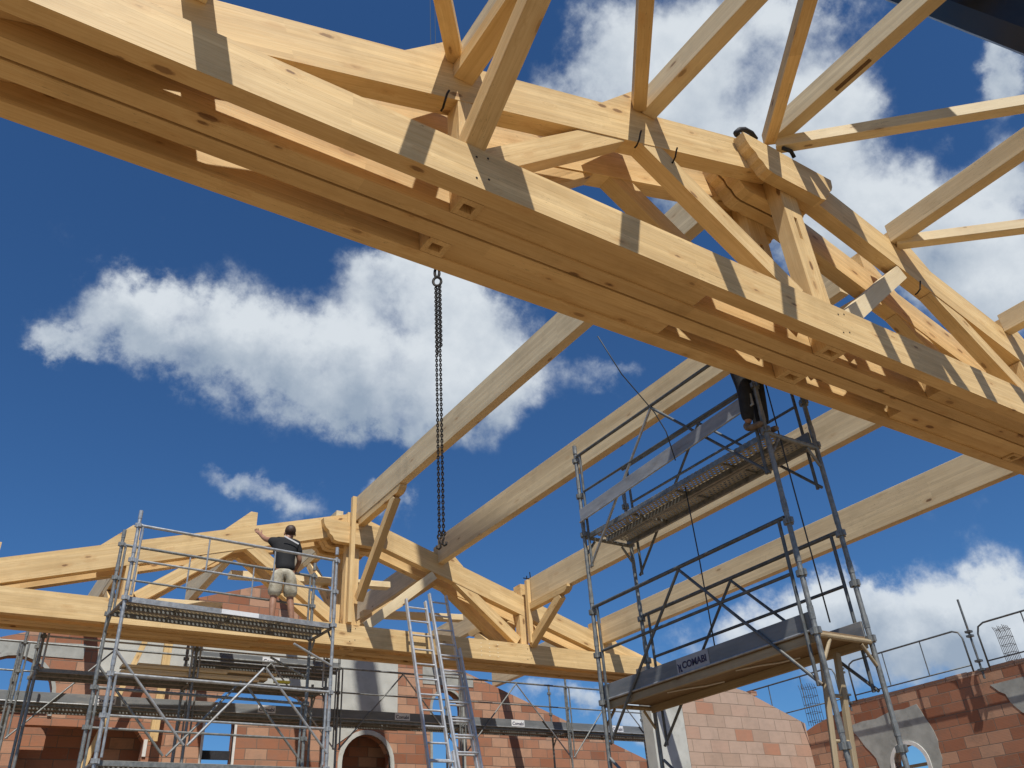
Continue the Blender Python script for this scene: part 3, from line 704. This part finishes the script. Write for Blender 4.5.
# name plate on the lower near toe board
bm = bmesh.new(); box(bm, (1.30, Wd-.005, zl+.005), (1.76, Wd-.002, zl+.155)); npl = obj('label_plate', bm, 'plate_grey', RT, T)
text('COMABI', .092, 'ink', npl, T @ Matrix.Translation((1.505, Wd+.0005, zl+.072)) @ Matrix.Rotation(math.pi, 4, 'Z') @ Matrix.Rotation(math.pi/2, 4, 'X'), bold=.003)
bm = bmesh.new()
for k in range(2): box(bm, (1.70+k*.024, Wd-.0018, zl+.018), (1.712+k*.024, Wd+.0012, zl+.092))
tube(bm, (1.685, Wd-.001, zl+.018), (1.745, Wd-.001, zl+.10), .005, 6)
obj('emblem', bm, 'ink', npl, T)
# side bracing below, foot plates
bm = bmesh.new()
for y in (-.01, Wd+.01): tube(bm, (.03, y, .35), (L-.03, y, zl-.6), .017)
obj('diagonal', bm, 'steel', RT, T)
bm = bmesh.new()
for x in (0, L):
    for z in (.3, 1.6): tube(bm, (x, 0, z), (x, Wd, z), .02)
for y in (0, Wd): tube(bm, (0, y, .3), (L, y, .3), .02)
obj('base_ledger', bm, 'steel', RT, T)
for x in (0, L):
    for y in (0, Wd):
        bm = bmesh.new(); box(bm, (x-.08, y-.08, 0), (x+.08, y+.08, .012)); tube(bm, (x, y, .01), (x, y, .3), .018); obj('base_plate', bm, 'steel', RT, T)
# access ladder frame leaning under the lower deck (weathered)
la = empty('access_ladder', W(1.63, 1.10, GZ), 'weathered short ladder leaning below the lower deck of the tall tower', 'ladder')
pA, pB = W(1.56, 1.14, .415), W(1.50, 1.20, -.37)
for dx in (-.14, .14):
    off = Vector((dx, 0, 0)); beam('stile', pA+off*.75, pB+off*1.2, .06, .045, 'wood_rough', la)
for k in range(1, 9):
    p = pA.lerp(pB, k/9.); w = .14*(.75+.45*k/9); bm = bmesh.new(); tube(bm, p-Vector((w, 0, 0)), p+Vector((w, 0, 0)), .017); obj('rung', bm, 'wood_rough', la)
def rope(pts, label):
    bm = bmesh.new(); path(bm, [W(*p) for p in pts], .007, 6); tag(obj('cable', bm, 'cable', smooth=True), label, 'cable', 'thin cables hanging at the tall tower')
rope([(1.235, 1.36, 1.26), (1.30, 1.36, 1.16), (1.395, 1.36, 1.07), (1.425, 1.36, 1.02), (1.44, 1.36, .94)], 'thin dark cable slanting down behind the upper rail of the tall tower')
rope([(1.50, 1.40, .895), (1.503, 1.40, .70), (1.50, 1.40, .45)], 'thin dark cable hanging straight from the upper to the lower deck')
rope([(1.51, 1.09, 1.10), (1.515, 1.09, .75), (1.52, 1.09, .46)], 'thin dark cable hanging beside the front right pole of the tall tower')

# --- left tower (worker stands on it)
LT = empty('scaffold_tower', W(.42, 2.76, GZ), 'left scaffold tower in bright steel with the worker on its top deck', 'scaffold', rz=R(4.0))
T = wm(LT); L, Wd = 3.02, .80
zt, zb = H(.885), H(.42)
for x, y, z1 in ((0, 0, H(1.155)), (L, 0, H(1.13)), (0, Wd, H(1.145)), (L, Wd, H(1.13))):
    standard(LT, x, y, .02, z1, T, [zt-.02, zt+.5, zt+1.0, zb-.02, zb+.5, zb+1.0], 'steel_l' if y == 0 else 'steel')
for z in (zt, zb):
    deck(LT, L, Wd, z, T, 'perf')
    for x in (0, L): transom(LT, x, Wd, z, T)
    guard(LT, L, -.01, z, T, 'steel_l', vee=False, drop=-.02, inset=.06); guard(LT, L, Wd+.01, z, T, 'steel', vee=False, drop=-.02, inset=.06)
bm = bmesh.new(); box(bm, (L*.40, -.0, zt-.055), (L*.58, .003, zt+.01)); obj('label_plate', bm, 'plate', LT, T @ Matrix.Translation((.1, .02, 0)))
bm = bmesh.new(); box(bm, (.04, .0, zt-.06), (L-.04, .012, zt+.012)); obj('deck_edge', bm, 'steel_l', LT, T @ Matrix.Translation((0, .028, 0)))
bm = bmesh.new()
for x in (1.0, 2.0):
    for y in (-.01, Wd+.01): tube(bm, (x, y, zt+.51), (x, y, zt+.99), .012)
obj('baluster', bm, 'steel_l', LT, T)
for y in (-.014, Wd+.014):
    for (xa, za, xb, zb2) in ((0, .72, 1.02, .465), (1.99, .71, 1.06, .465), (2.02, .71, L, .46), (L, .74, 2.4, .80)):
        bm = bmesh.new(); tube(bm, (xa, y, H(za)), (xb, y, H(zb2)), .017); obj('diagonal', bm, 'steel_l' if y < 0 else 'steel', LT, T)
bm = bmesh.new()
for x in (0, L):
    for z in (.3, 1.6): tube(bm, (x, 0, z), (x, Wd, z), .02)
for y in (0, Wd): tube(bm, (0, y, .3), (L, y, .3), .02); tube(bm, (.03, y, .3), (L-.03, y, 2.9), .017)
obj('base_ledger', bm, 'steel', LT, T)
for x in (0, L):
    for y in (0, Wd):
        bm = bmesh.new(); box(bm, (x-.08, y-.08, 0), (x+.08, y+.08, .012)); obj('base_plate', bm, 'steel', LT, T)

# --- long run along the gable wall
WS = empty('wall_scaffold', W(.263, 4.05, GZ), 'long row of scaffold bays with labelled toe boards along the gable wall', 'scaffold')
T = wm(WS); bay = 3.0; Wd = .72; z1 = H(.826)
for k in range(6):
    x = k*bay
    for y in (0, Wd): standard(WS, x, y, .02, H(1.11 if k not in (1, 2) else 1.30), T, [z1-.02, z1+.5, z1+1.0], 'steel')
    transom(WS, x, Wd, z1, T)
for k in range(-1, 5):
    Tk = T @ Matrix.Translation((k*bay, 0, 0))
    deck(WS, bay, Wd, z1, Tk, 'perf'); toe(WS, bay, -.0, z1, Tk, 'Comabi', .17, -1, .10)
    toe(WS, bay, Wd, z1, Tk, None, .15, -1)
    guard(WS, bay, -.03, z1, Tk, 'steel', vee=True, drop=.62, inset=.07, bright='steel_l')
Tk = T @ Matrix.Translation((bay, 0, 0)); z3 = H(1.045)
deck(WS, bay, Wd, z3, Tk, 'perf'); toe(WS, bay, -.0, z3, Tk, 'Comabi', .17, -1, .10)
# lower deck with loose boards, between the run and the wall
W2 = empty('wall_scaffold', W(.30, 3.72, GZ), 'scaffold row with yellowish boards lying on it, left behind the worker tower', 'scaffold')
T = wm(W2); z4 = H(.885); Wd = .70
for k in range(2):
    Tk = T @ Matrix.Translation((k*2.5, 0, 0)); deck(W2, 2.5, Wd, z4, Tk, 'perf'); guard(W2, 2.5, -.02, z4, Tk, 'steel_l', vee=False, drop=0, inset=.07)
for k in range(3):
    for y in (0, Wd): standard(W2, k*2.5, y, .02, z4+1.05 if k != 2 else z4+.2, T, [z4-.02, z4+.5], 'steel')
    transom(W2, k*2.5, Wd, z4, T)
def board(x0, x1, y, z, w, rz, label):
    a = W(x0, y, z); b = W(x1, y+rz, z); tag(beam('board', a, b, w, .042, 'wood_pale'), label, 'board', 'loose boards on the scaffold')
for n_, (a_, b_, y_, h_, lb_) in enumerate(((.60, 1.16, 3.745, 0, 'pale board lying on the left scaffold row, lowest of the stack'), (.62, 1.20, 3.748, 1, 'pale board second from below in the stack on the left scaffold row'),
      (.60, 1.02, 3.742, 2, 'pale board third from below in the stack on the left scaffold row'), (.66, 1.24, 3.75, 3, 'topmost pale board of the stack on the left scaffold row'))):
    board(a_, b_, y_, .8935+h_*.0108, .22, .01*(n_ % 2), lb_)
bm = bmesh.new(); box(bm, W(1.23, 3.727, .893), W(1.30, 3.745, .903)); tag(obj('tag', bm, 'yellow'), 'small yellow tag on the edge of the scaffold row', 'tag')

# raking props seen against the gable wall
tag(beam('prop', W(.62, 4.40, .62), W(.80, 4.40, 1.22), .14, .10, 'wood'), 'brown raking timber prop against the gable wall left of the worker tower', 'prop', 'timber props against the gable wall')
tag(beam('prop', W(.90, 4.40, .75), W(.905, 4.40, 1.24), .16, .12, 'wood'), 'upright timber prop against the gable wall behind the worker tower pole', 'prop', 'timber props against the gable wall')

# ------------------------------------------------------------------ ladders against the far truss
def ladder(xt, xb, yt, yb, zt, zb, w, n, label, ext=None):
    root = empty('extension_ladder', W(xb, yb, zb), label, 'ladder', 'aluminium ladders leaning on the far truss')
    pt, pb = W(xt, yt, zt), W(xb, yb, zb)
    def section(a, b, w, n, off, nm):
        for s in (-1, 1):
            o = Vector((s*w/2, off, 0)); beam(nm, a+o, b+o, .036, .075, 'alu', root, bev=.006)
        for k in range(n):
            p = a.lerp(b, (k+.6)/n)+Vector((0, off, 0)); bm = bmesh.new(); tube(bm, p-Vector((w/2-.01, 0, 0)), p+Vector((w/2-.01, 0, 0)), .019, 8); obj('rung', bm, 'alu', root)
    section(pt, pb, w, n, 0, 'stile')
    if ext: section(pt.lerp(pb, ext), pb+Vector((0, 0, .0)), w+.09, int(n*(1-ext)), -.075, 'lower_stile')
    return root
ladder(1.768, 1.815, 3.437, 3.06, 1.235, GZ, .43, 24, 'left one of the two aluminium ladders leaning on the far truss', .42)
ladder(1.884, 1.955, 3.437, 3.06, 1.275, GZ, .38, 24, 'right one of the two aluminium ladders leaning on the far truss', .16)

# ------------------------------------------------------------------ people
def skinmesh(verts, edges, mat, name, parent, mw, sub=2):
    """verts: (pos, rx, ry); grown with a Skin modifier and baked"""
    me = bpy.data.meshes.new(name); me.from_pydata([v[0] for v in verts], edges, [])
    o = bpy.data.objects.new(name, me); col.objects.link(o)
    o.modifiers.new('s', 'SKIN'); 
    if not me.skin_vertices: me.attributes.new('skin', 'FLOAT', 'POINT')
    for i, v in enumerate(verts): me.skin_vertices[0].data[i].radius = (v[1], v[2] if len(v) > 2 else v[1]); me.skin_vertices[0].data[i].use_root = (i == 0)
    m = o.modifiers.new('u', 'SUBSURF'); m.levels = sub; m.render_levels = sub
    bpy.context.view_layer.update()
    me2 = bpy.data.meshes.new_from_object(o.evaluated_get(bpy.context.evaluated_depsgraph_get()))
    bpy.data.objects.remove(o)
    for p in me2.polygons: p.use_smooth = True
    me2.materials.clear(); me2.materials.append(M[mat]); me2.name = name
    r = bpy.data.objects.new(name, me2); col.objects.link(r); r.parent = parent
    l, q, s = (wm(parent).inverted() @ mw).decompose(); r.location = l; r.rotation_euler = q.to_euler(); r.scale = s
    return r
def ball(name, c, rad, mat, parent, mw, noise_=0):
    bm = bmesh.new(); bmesh.ops.create_icosphere(bm, subdivisions=3, radius=1)
    for v in bm.verts:
        k = 1+noise_*math.sin(v.co.x*17+v.co.z*9)*math.sin(v.co.y*13+v.co.z*21)
        v.co = Vector((v.co.x*rad[0]*k, v.co.y*rad[1]*k, v.co.z*rad[2]*k))+Vector(c)
    return obj(name, bm, mat, parent, mw, smooth=True)
def person(loc, rz, P, label, shorts=True, scale=1.0):
    """P: joint positions in metres, figure faces +Y"""
    root = empty('person', loc, label, 'person', rz=rz); mw = wm(root) @ Matrix.Scale(scale, 4)
    V = []; E = []
    def add(p, rx, ry=None, link=None):
        V.append((Vector(p), rx, ry or rx)); 
        if link is not None: E.append((link, len(V)-1))
        return len(V)-1
    pel = add(P['pelvis'], .105, .085); wst = add(P['waist'], .10, .075, pel); ch = add(P['chest'], .118, .080, wst)
    nk = add(P['neck'], .058, .058, ch); hd0 = add(Vector(P['head'])-Vector((0, .0, .06)), .066, .07, nk); hd = add(Vector(P['head'])+Vector((0, 0, .035)), .080, .092, hd0); add(Vector(P['head'])+Vector((0, -.005, .095)), .055, .062, hd)
    for s, k in ((-1, 'l'), (1, 'r')):
        sh = add(P['sh'+k], .062, None, ch); el = add(P['el'+k], .042, None, sh); wr = add(P['wr'+k], .029, None, el)
        d = (Vector(P['wr'+k])-Vector(P['el'+k])).normalized(); hp = add(Vector(P['wr'+k])+d*.07, .032, .022, wr)
        side = d.cross(Vector((0, 1, 0))).normalized() if abs(d.y) < .9 else Vector((1, 0, 0))
        fw = d.cross(side)
        for f in range(4):
            o = side*(-.028+.019*f); L_ = (.075, .085, .08, .062)[f]
            a = add(Vector(P['wr'+k])+d*.105+o, .0095, None, hp); b = add(Vector(P['wr'+k])+d*(.105+L_*.5)+o+fw*.012, .0085, None, a); add(Vector(P['wr'+k])+d*(.105+L_*.8)+o+fw*.04, .0075, None, b)
        t = add(Vector(P['wr'+k])+d*.04-side*.045+fw*.012, .012, None, wr); add(Vector(P['wr'+k])+d*.075-side*.058+fw*.03, .0095, None, t)
        hp_ = add(P['hip'+k], .088, .09, pel); kn = add(P['kn'+k], .058, None, hp_); cf = add(Vector(P['kn'+k]).lerp(Vector(P['an'+k]), .35)+Vector((0, -.012, 0)), .056, None, kn); an = add(P['an'+k], .036, None, cf)
    skinmesh(V, E, 'skin', 'body', root, mw)
    # ears, nose, eyes
    h = Vector(P['head'])
    ball('hair', h+Vector((0, -.022, .045)), (.090, .100, .098), 'hair', root, mw, .035)
    bm = bmesh.new()
    for s in (-1, 1):
        g = bmesh.ops.create_uvsphere(bm, u_segments=8, v_segments=6, radius=1); bmesh.ops.transform(bm, matrix=Matrix.Translation(h+Vector((s*.086, .0, -.005))) @ Matrix.Diagonal((.012, .02, .032, 1)), verts=g['verts'])
    g = bmesh.ops.create_cone(bm, cap_ends=True, segments=6, radius1=.018, radius2=.006, depth=.04); bmesh.ops.transform(bm, matrix=Matrix.Translation(h+Vector((0, .098, 0))) @ Matrix.Rotation(-1.2, 4, 'X'), verts=g['verts'])
    obj('face_features', bm, 'skin', root, mw, smooth=True)
    # T shirt
    V2 = [(Vector(P['pelvis'])+Vector((0, 0, -.05)), .165, .14), (Vector(P['pelvis'])+Vector((0, 0, .06)), .170, .14), (Vector(P['waist']), .158, .125), (Vector(P['chest']), .185, .135), (Vector(P['chest']).lerp(Vector(P['neck']), .66), .12, .10)]
    E2 = [(0, 1), (1, 2), (2, 3), (3, 4)]
    for k in 'lr':
        V2.append((Vector(P['sh'+k]), .086, .086)); E2.append((3, len(V2)-1)); V2.append((Vector(P['sh'+k]).lerp(Vector(P['el'+k]), .66), .074, .074)); E2.append((len(V2)-2, len(V2)-1))
    skinmesh(V2, E2, 'shirt', 'shirt', root, mw)
    # shorts or trousers
    lo = 1.0 if shorts else 1.0
    V3 = [(Vector(P['pelvis'])+Vector((0, 0, -.02)), .178, .148), (Vector(P['pelvis'])+Vector((0, 0, .05)), .165, .138)]; E3 = [(0, 1)]
    for k in 'lr':
        a = Vector(P['hip'+k]); b = Vector(P['kn'+k]); V3.append((a, .118, .112)); E3.append((0, len(V3)-1))
        V3.append((a.lerp(b, lo*.55), .112 if shorts else .105, .112 if shorts else .105)); E3.append((len(V3)-2, len(V3)-1)); V3.append((a.lerp(b, lo),   .135 if shorts else .080, .13 if shorts else .08)); E3.append((len(V3)-2, len(V3)-1))
        if not shorts: V3.append((b.lerp(Vector(P['an'+k]), .92), .068, .068)); E3.append((len(V3)-2, len(V3)-1))
    skinmesh(V3, E3, 'shorts' if shorts else 'trousers', 'shorts' if shorts else 'trousers', root, mw)
    for k in 'lr':
        a = Vector(P['an'+k]); V4 = [(a+Vector((0, -.02, .04)), .05), (a+Vector((0, -.03, -.035)), .048, .04), (a+Vector((0, .08, -.05)), .042, .032), (a+Vector((0, .17, -.055)), .038, .026)]
        skinmesh(V4, [(0, 1), (1, 2), (2, 3)], 'boot', 'shoe', root, mw)
    return root, mw
P1 = dict(pelvis=(0, 0, .93), waist=(-.01, .02, 1.08), chest=(-.02, .05, 1.32), neck=(.0, .09, 1.50), head=(.055, .12, 1.60),
    shl=(-.185, .08, 1.43), ell=(-.31, .22, 1.50), wrl=(-.37, .42, 1.66), shr=(.165, .05, 1.40), elr=(.235, .06, 1.13), wrr=(.21, .27, 1.02),
    hipl=(-.095, 0, .90), knl=(-.14, .03, .49), anl=(-.15, -.02, .09), hipr=(.095, 0, .90), knr=(.12, .03, .49), anr=(.17, -.01, .09))
deckz = .885
wp, wmw = person(W(.972, 2.935, deckz)+Vector((0, 0, .0)), R(-6), P1, 'worker seen from behind in black T-shirt and khaki shorts on the left scaffold', True, 1.0)
bm = bmesh.new(); box(bm, (-.13, -.001, -.011), (.13, .004, .011)); obj('shirt_stripe', bm, 'stripe', wp, wmw @ Matrix.Translation((.04, -.112, 1.405)) @ Matrix.Rotation(R(24), 4, 'Y') @ Matrix.Rotation(R(6), 4, 'X'))
P2 = dict(pelvis=(0, 0, .94), waist=(0, .0, 1.10), chest=(0, .01, 1.33), neck=(0, .02, 1.50), head=(0, .04, 1.62),
    shl=(-.18, .0, 1.42), ell=(-.26, .12, 1.19), wrl=(-.20, .33, 1.25), shr=(.18, 0, 1.42), elr=(.26, .12, 1.19), wrr=(.20, .33, 1.25),
    hipl=(-.09, 0, .91), knl=(-.10, .02, .50), anl=(-.11, -.02, .09), hipr=(.09, 0, .91), knr=(.10, .02, .50), anr=(.11, -.02, .09))
person(W(1.472, 1.112, .9025), R(180), P2, 'worker in dark trousers on the top deck of the tall tower, half hidden by truss', False, 1.0)

# ------------------------------------------------------------------ camera
cd = bpy.data.cameras.new('camera'); cam = bpy.data.objects.new('camera', cd); col.objects.link(cam); scene.camera = cam
yaw, pitch, roll = R(34.92552), R(31.82585), R(-4.068075)
f = Vector((math.sin(yaw)*math.cos(pitch), math.cos(yaw)*math.cos(pitch), math.sin(pitch))); r = Vector((math.cos(yaw), -math.sin(yaw), 0)); u = r.cross(f)
r2 = r*math.cos(roll)+u*math.sin(roll); u2 = -r*math.sin(roll)+u*math.cos(roll)
m = Matrix((r2, u2, -f)).transposed().to_4x4(); m.translation = (0, 0, CH); cam.matrix_world = m
cd.sensor_width = 36; cd.lens = 840.455/1024*36; cd.clip_start = .05; cd.clip_end = 4000

# ------------------------------------------------------------------ light
el, az = R(58), R(20)      # light travels towards +Y, drifting to +X
Ld = Vector((math.sin(az)*math.cos(el), math.cos(az)*math.cos(el), -math.sin(el)))
sd = bpy.data.lights.new('sun', 'SUN'); sd.energy = 5.0; sd.angle = R(.53); sd.color = (1, .965, .90)
so = bpy.data.objects.new('sun', sd); col.objects.link(so); so.rotation_euler = (-Ld).to_track_quat('Z', 'Y').to_euler(); so.location = (0, -20, 40)
w = bpy.data.worlds.new('World'); scene.world = w; w.use_nodes = True; nt = w.node_tree; nt.nodes.clear()
out = N(nt, 'ShaderNodeOutputWorld'); bg = N(nt, 'ShaderNodeBackground'); nt.links.new(bg.outputs[0], out.inputs[0])
sky = N(nt, 'ShaderNodeTexSky'); sky.sky_type = 'NISHITA'; sky.sun_disc = False; sky.sun_elevation = el; sky.sun_rotation = az+math.pi
sky.air_density = 1.0; sky.dust_density = .3; sky.ozone_density = 3.0; sky.altitude = 300
bg.inputs[1].default_value = .075
tc = N(nt, 'ShaderNodeTexCoord'); vec = tc.outputs['Generated']
def dotn(v, c):
    d = N(nt, 'ShaderNodeVectorMath', operation='DOT_PRODUCT'); nt.links.new(v, d.inputs[0]); d.inputs[1].default_value = c; return d.outputs['Value']
BL = [
 ( (0.0733,0.8230,0.5632),(14.8547,-2.4275,0.7261),(3.1773,13.8310,-21.5123) ,1.15),
 ( (0.0227,0.8492,0.5276),(34.2461,-6.0627,7.3353),(16.6306,34.1406,-56.6181) ,0.7),
 ( (0.3799,0.7786,0.4994),(9.4828,-4.6311,-0.9953),(4.0908,13.2414,-24.7607) ,0.8),
 ( (0.1604,0.8112,0.5623),(11.2297,-2.7670,-0.1008),(2.2495,9.8168,-15.6932) ,1.1),
 ( (0.2714,0.7931,0.5453),(10.2744,-3.5756,-0.8311),(2.1903,9.8768,-16.3710) ,1.1),
 ( (0.3792,0.7516,0.5397),(8.3457,-4.2159,-0.9186),(2.6737,8.3907,-14.4891) ,1.1),
 ( (0.3199,0.7123,0.6247),(11.3627,-7.6107,2.0591),(10.8333,11.6860,-19.6726) ,0.8),
 ( (0.4210,0.6786,0.6019),(10.6044,-5.2498,-2.3282),(2.1655,11.1651,-14.9335) ,1.1),
 ( (0.3750,0.6670,0.6437),(19.3099,-8.4529,-3.2675),(4.6275,21.7524,-26.0120) ,0.7),
 ( (0.4847,0.6985,0.5265),(15.4630,-10.4171,-1.3663),(5.5814,10.9678,-20.6396) ,0.7),
 ( (0.2854,0.8660,0.4106),(16.8711,-5.7352,-0.8483),(4.5754,14.0582,-34.0498) ,0.85),
 ( (0.2182,0.8806,0.4207),(24.6493,-7.5320,1.7937),(11.5394,19.4544,-47.8951) ,0.7),
 ( (0.4055,0.8228,0.3982),(32.0551,-16.1485,-0.5313),(5.9786,11.4147,-30.9297) ,0.95),
 ( (0.5717,0.6251,0.5315),(17.2255,-10.2696,-7.3915),(1.2273,21.6768,-27.7554) ,0.75),
 ( (0.4375,0.4319,0.7887),(16.0052,-4.9036,-6.8274),(0.0989,10.7226,-6.5597) ,0.62),
 ( (0.5293,0.4331,0.7295),(13.6326,-11.5449,-3.7229),(7.2561,11.1499,-12.5703) ,0.7),
 ( (0.5222,0.3664,0.7701),(7.5518,-3.6162,-4.0499),(1.3843,8.3600,-5.5655) ,1.1),
 ( (0.5854,0.2688,0.7649),(11.6056,-11.2688,-5.5766),(16.8825,21.0623,-20.9784) ,0.6),
 ( (0.6306,0.3948,0.6682),(4.4699,-3.7871,-2.7296),(4.2826,11.3706,-11.5090) ,1.1),
 ( (0.6438,0.2967,0.7053),(10.9500,-11.7554,-5.7580),(7.0896,9.3717,-11.1219) ,1.0),
 ( (0.7833,0.2790,0.5555),(6.8942,-8.1088,-6.5501),(4.1886,10.3139,-11.9874) ,1.1),
 ( (0.7269,0.3635,0.5827),(7.4657,-9.5903,-4.1886),(6.1449,9.6086,-14.5161) ,0.9),
 ( (0.8180,0.2892,0.4972),(9.2093,-15.4681,-7.1599),(7.2676,12.0233,-19.9580) ,1.0),
 ( (0.7360,0.1634,0.6570),(21.5084,-28.4289,-17.7834),(11.1378,12.8277,-16.4289) ,1.0),
 ( (0.7660,0.2166,0.6052),(15.1459,-21.7209,-12.2197),(16.9577,21.6415,-30.0342) ,0.8),
 ( (0.8444,0.4902,0.2159),(4.0736,-7.6123,-0.9644),(0.7869,5.4945,-17.8674) ,1.3),
 ( (0.8797,0.4256,0.2121),(8.7858,-17.3968,-3.8887),(0.2152,6.4790,-16.2499) ,1.0),
 ( (0.7440,0.6269,0.2314),(6.6301,-8.4467,-0.5941),(1.8073,5.3444,-22.4444) ,1.15),
 ( (0.7940,0.5499,0.2591),(9.0168,-13.9331,0.0111),(4.1181,5.9034,-27.0785) ,0.9),
 ( (0.5851,0.7892,0.1868),(7.9422,-6.1385,-1.6182),(-1.9890,10.9410,-42.6800) ,1.0),
 ( (0.5003,0.8115,0.3018),(24.5853,-15.1877,-1.5742),(2.5255,5.9174,-21.7554) ,0.5),
 ( (0.0641,0.9624,0.2639),(18.3234,-2.0912,1.2806),(30.2474,30.8423,-121.7342) ,0.6),
 ( (0.6860,0.7048,0.1809),(11.0410,-11.0487,-1.5839),(-0.1439,7.6280,-31.9344) ,0.7),]
wn_ = N(nt, 'ShaderNodeTexNoise'); wn_.inputs['Scale'].default_value = 9; wn_.inputs['Detail'].default_value = 8; wn_.inputs['Roughness'].default_value = .62; nt.links.new(vec, wn_.inputs['Vector'])
ws = N(nt, 'ShaderNodeVectorMath', operation='SUBTRACT'); nt.links.new(wn_.outputs['Color'], ws.inputs[0]); ws.inputs[1].default_value = (.5, .5, .5)
wc = N(nt, 'ShaderNodeVectorMath', operation='SCALE'); nt.links.new(ws.outputs[0], wc.inputs[0]); wc.inputs['Scale'].default_value = .14
wa = N(nt, 'ShaderNodeVectorMath', operation='ADD'); nt.links.new(vec, wa.inputs[0]); nt.links.new(wc.outputs[0], wa.inputs[1]); vec0 = vec; vec = wa.outputs[0]
acc = None; vac = None
for c, du, dv, k in BL:
    a = mth(nt, 'SUBTRACT', dotn(vec, du), sum(x*y for x, y in zip(c, du))); b = mth(nt, 'SUBTRACT', dotn(vec, dv), sum(x*y for x, y in zip(c, dv)))
    q = mth(nt, 'ADD', mth(nt, 'MULTIPLY', a, a), mth(nt, 'MULTIPLY', b, b))
    g = mth(nt, 'MULTIPLY', mth(nt, 'EXPONENT', mth(nt, 'MULTIPLY', q, -1.0)), k)
    g = mth(nt, 'MULTIPLY', g, mth(nt, 'GREATER_THAN', dotn(vec, c), 0))
    acc = g if acc is None else mth(nt, 'ADD', acc, g)
    vb = mth(nt, 'MULTIPLY', g, b); vac = vb if vac is None else mth(nt, 'ADD', vac, vb)
acc = mth(nt, 'MINIMUM', acc, 1.15)
vec = vec0; n1 = noise(nt, vec, 11, 12, .6); n2 = noise(nt, vec, 2.2, 4, .5)
dens = mth(nt, 'ADD', mth(nt, 'MULTIPLY', mth(nt, 'SUBTRACT', n1, .5), 2.0), mth(nt, 'SUBTRACT', acc, .36))
fac = N(nt, 'ShaderNodeMapRange'); fac.interpolation_type = 'SMOOTHERSTEP'; nt.links.new(dens, fac.inputs[0]); fac.inputs[1].default_value = -.08; fac.inputs[2].default_value = .85
n3 = noise(nt, vec, 8.0, 9, .6)
shade = mth(nt, 'ADD', mth(nt, 'MULTIPLY', mth(nt, 'SUBTRACT', n3, .5), 2.2), mth(nt, 'MULTIPLY_ADD', vac, .75, .30), clamp=True)
cc = mixc(nt, shade, (9.6, 10.3, 10.9), (4.4, 5.4, 6.7))
skyc = mixc(nt, 1.0, sky.outputs[0], (.50, .88, 1.24), 'MULTIPLY')
fin = mixc(nt, mth(nt, 'MULTIPLY', fac.outputs[0], .95), skyc, cc); nt.links.new(fin, bg.inputs[0])
scene.view_settings.view_transform = 'Standard'; scene.view_settings.look = 'None'; scene.view_settings.exposure = 0
scene.render.engine = 'CYCLES'; scene.cycles.max_bounces = 8; scene.cycles.diffuse_bounces = 4
scene.render.resolution_x = 1024; scene.render.resolution_y = 768
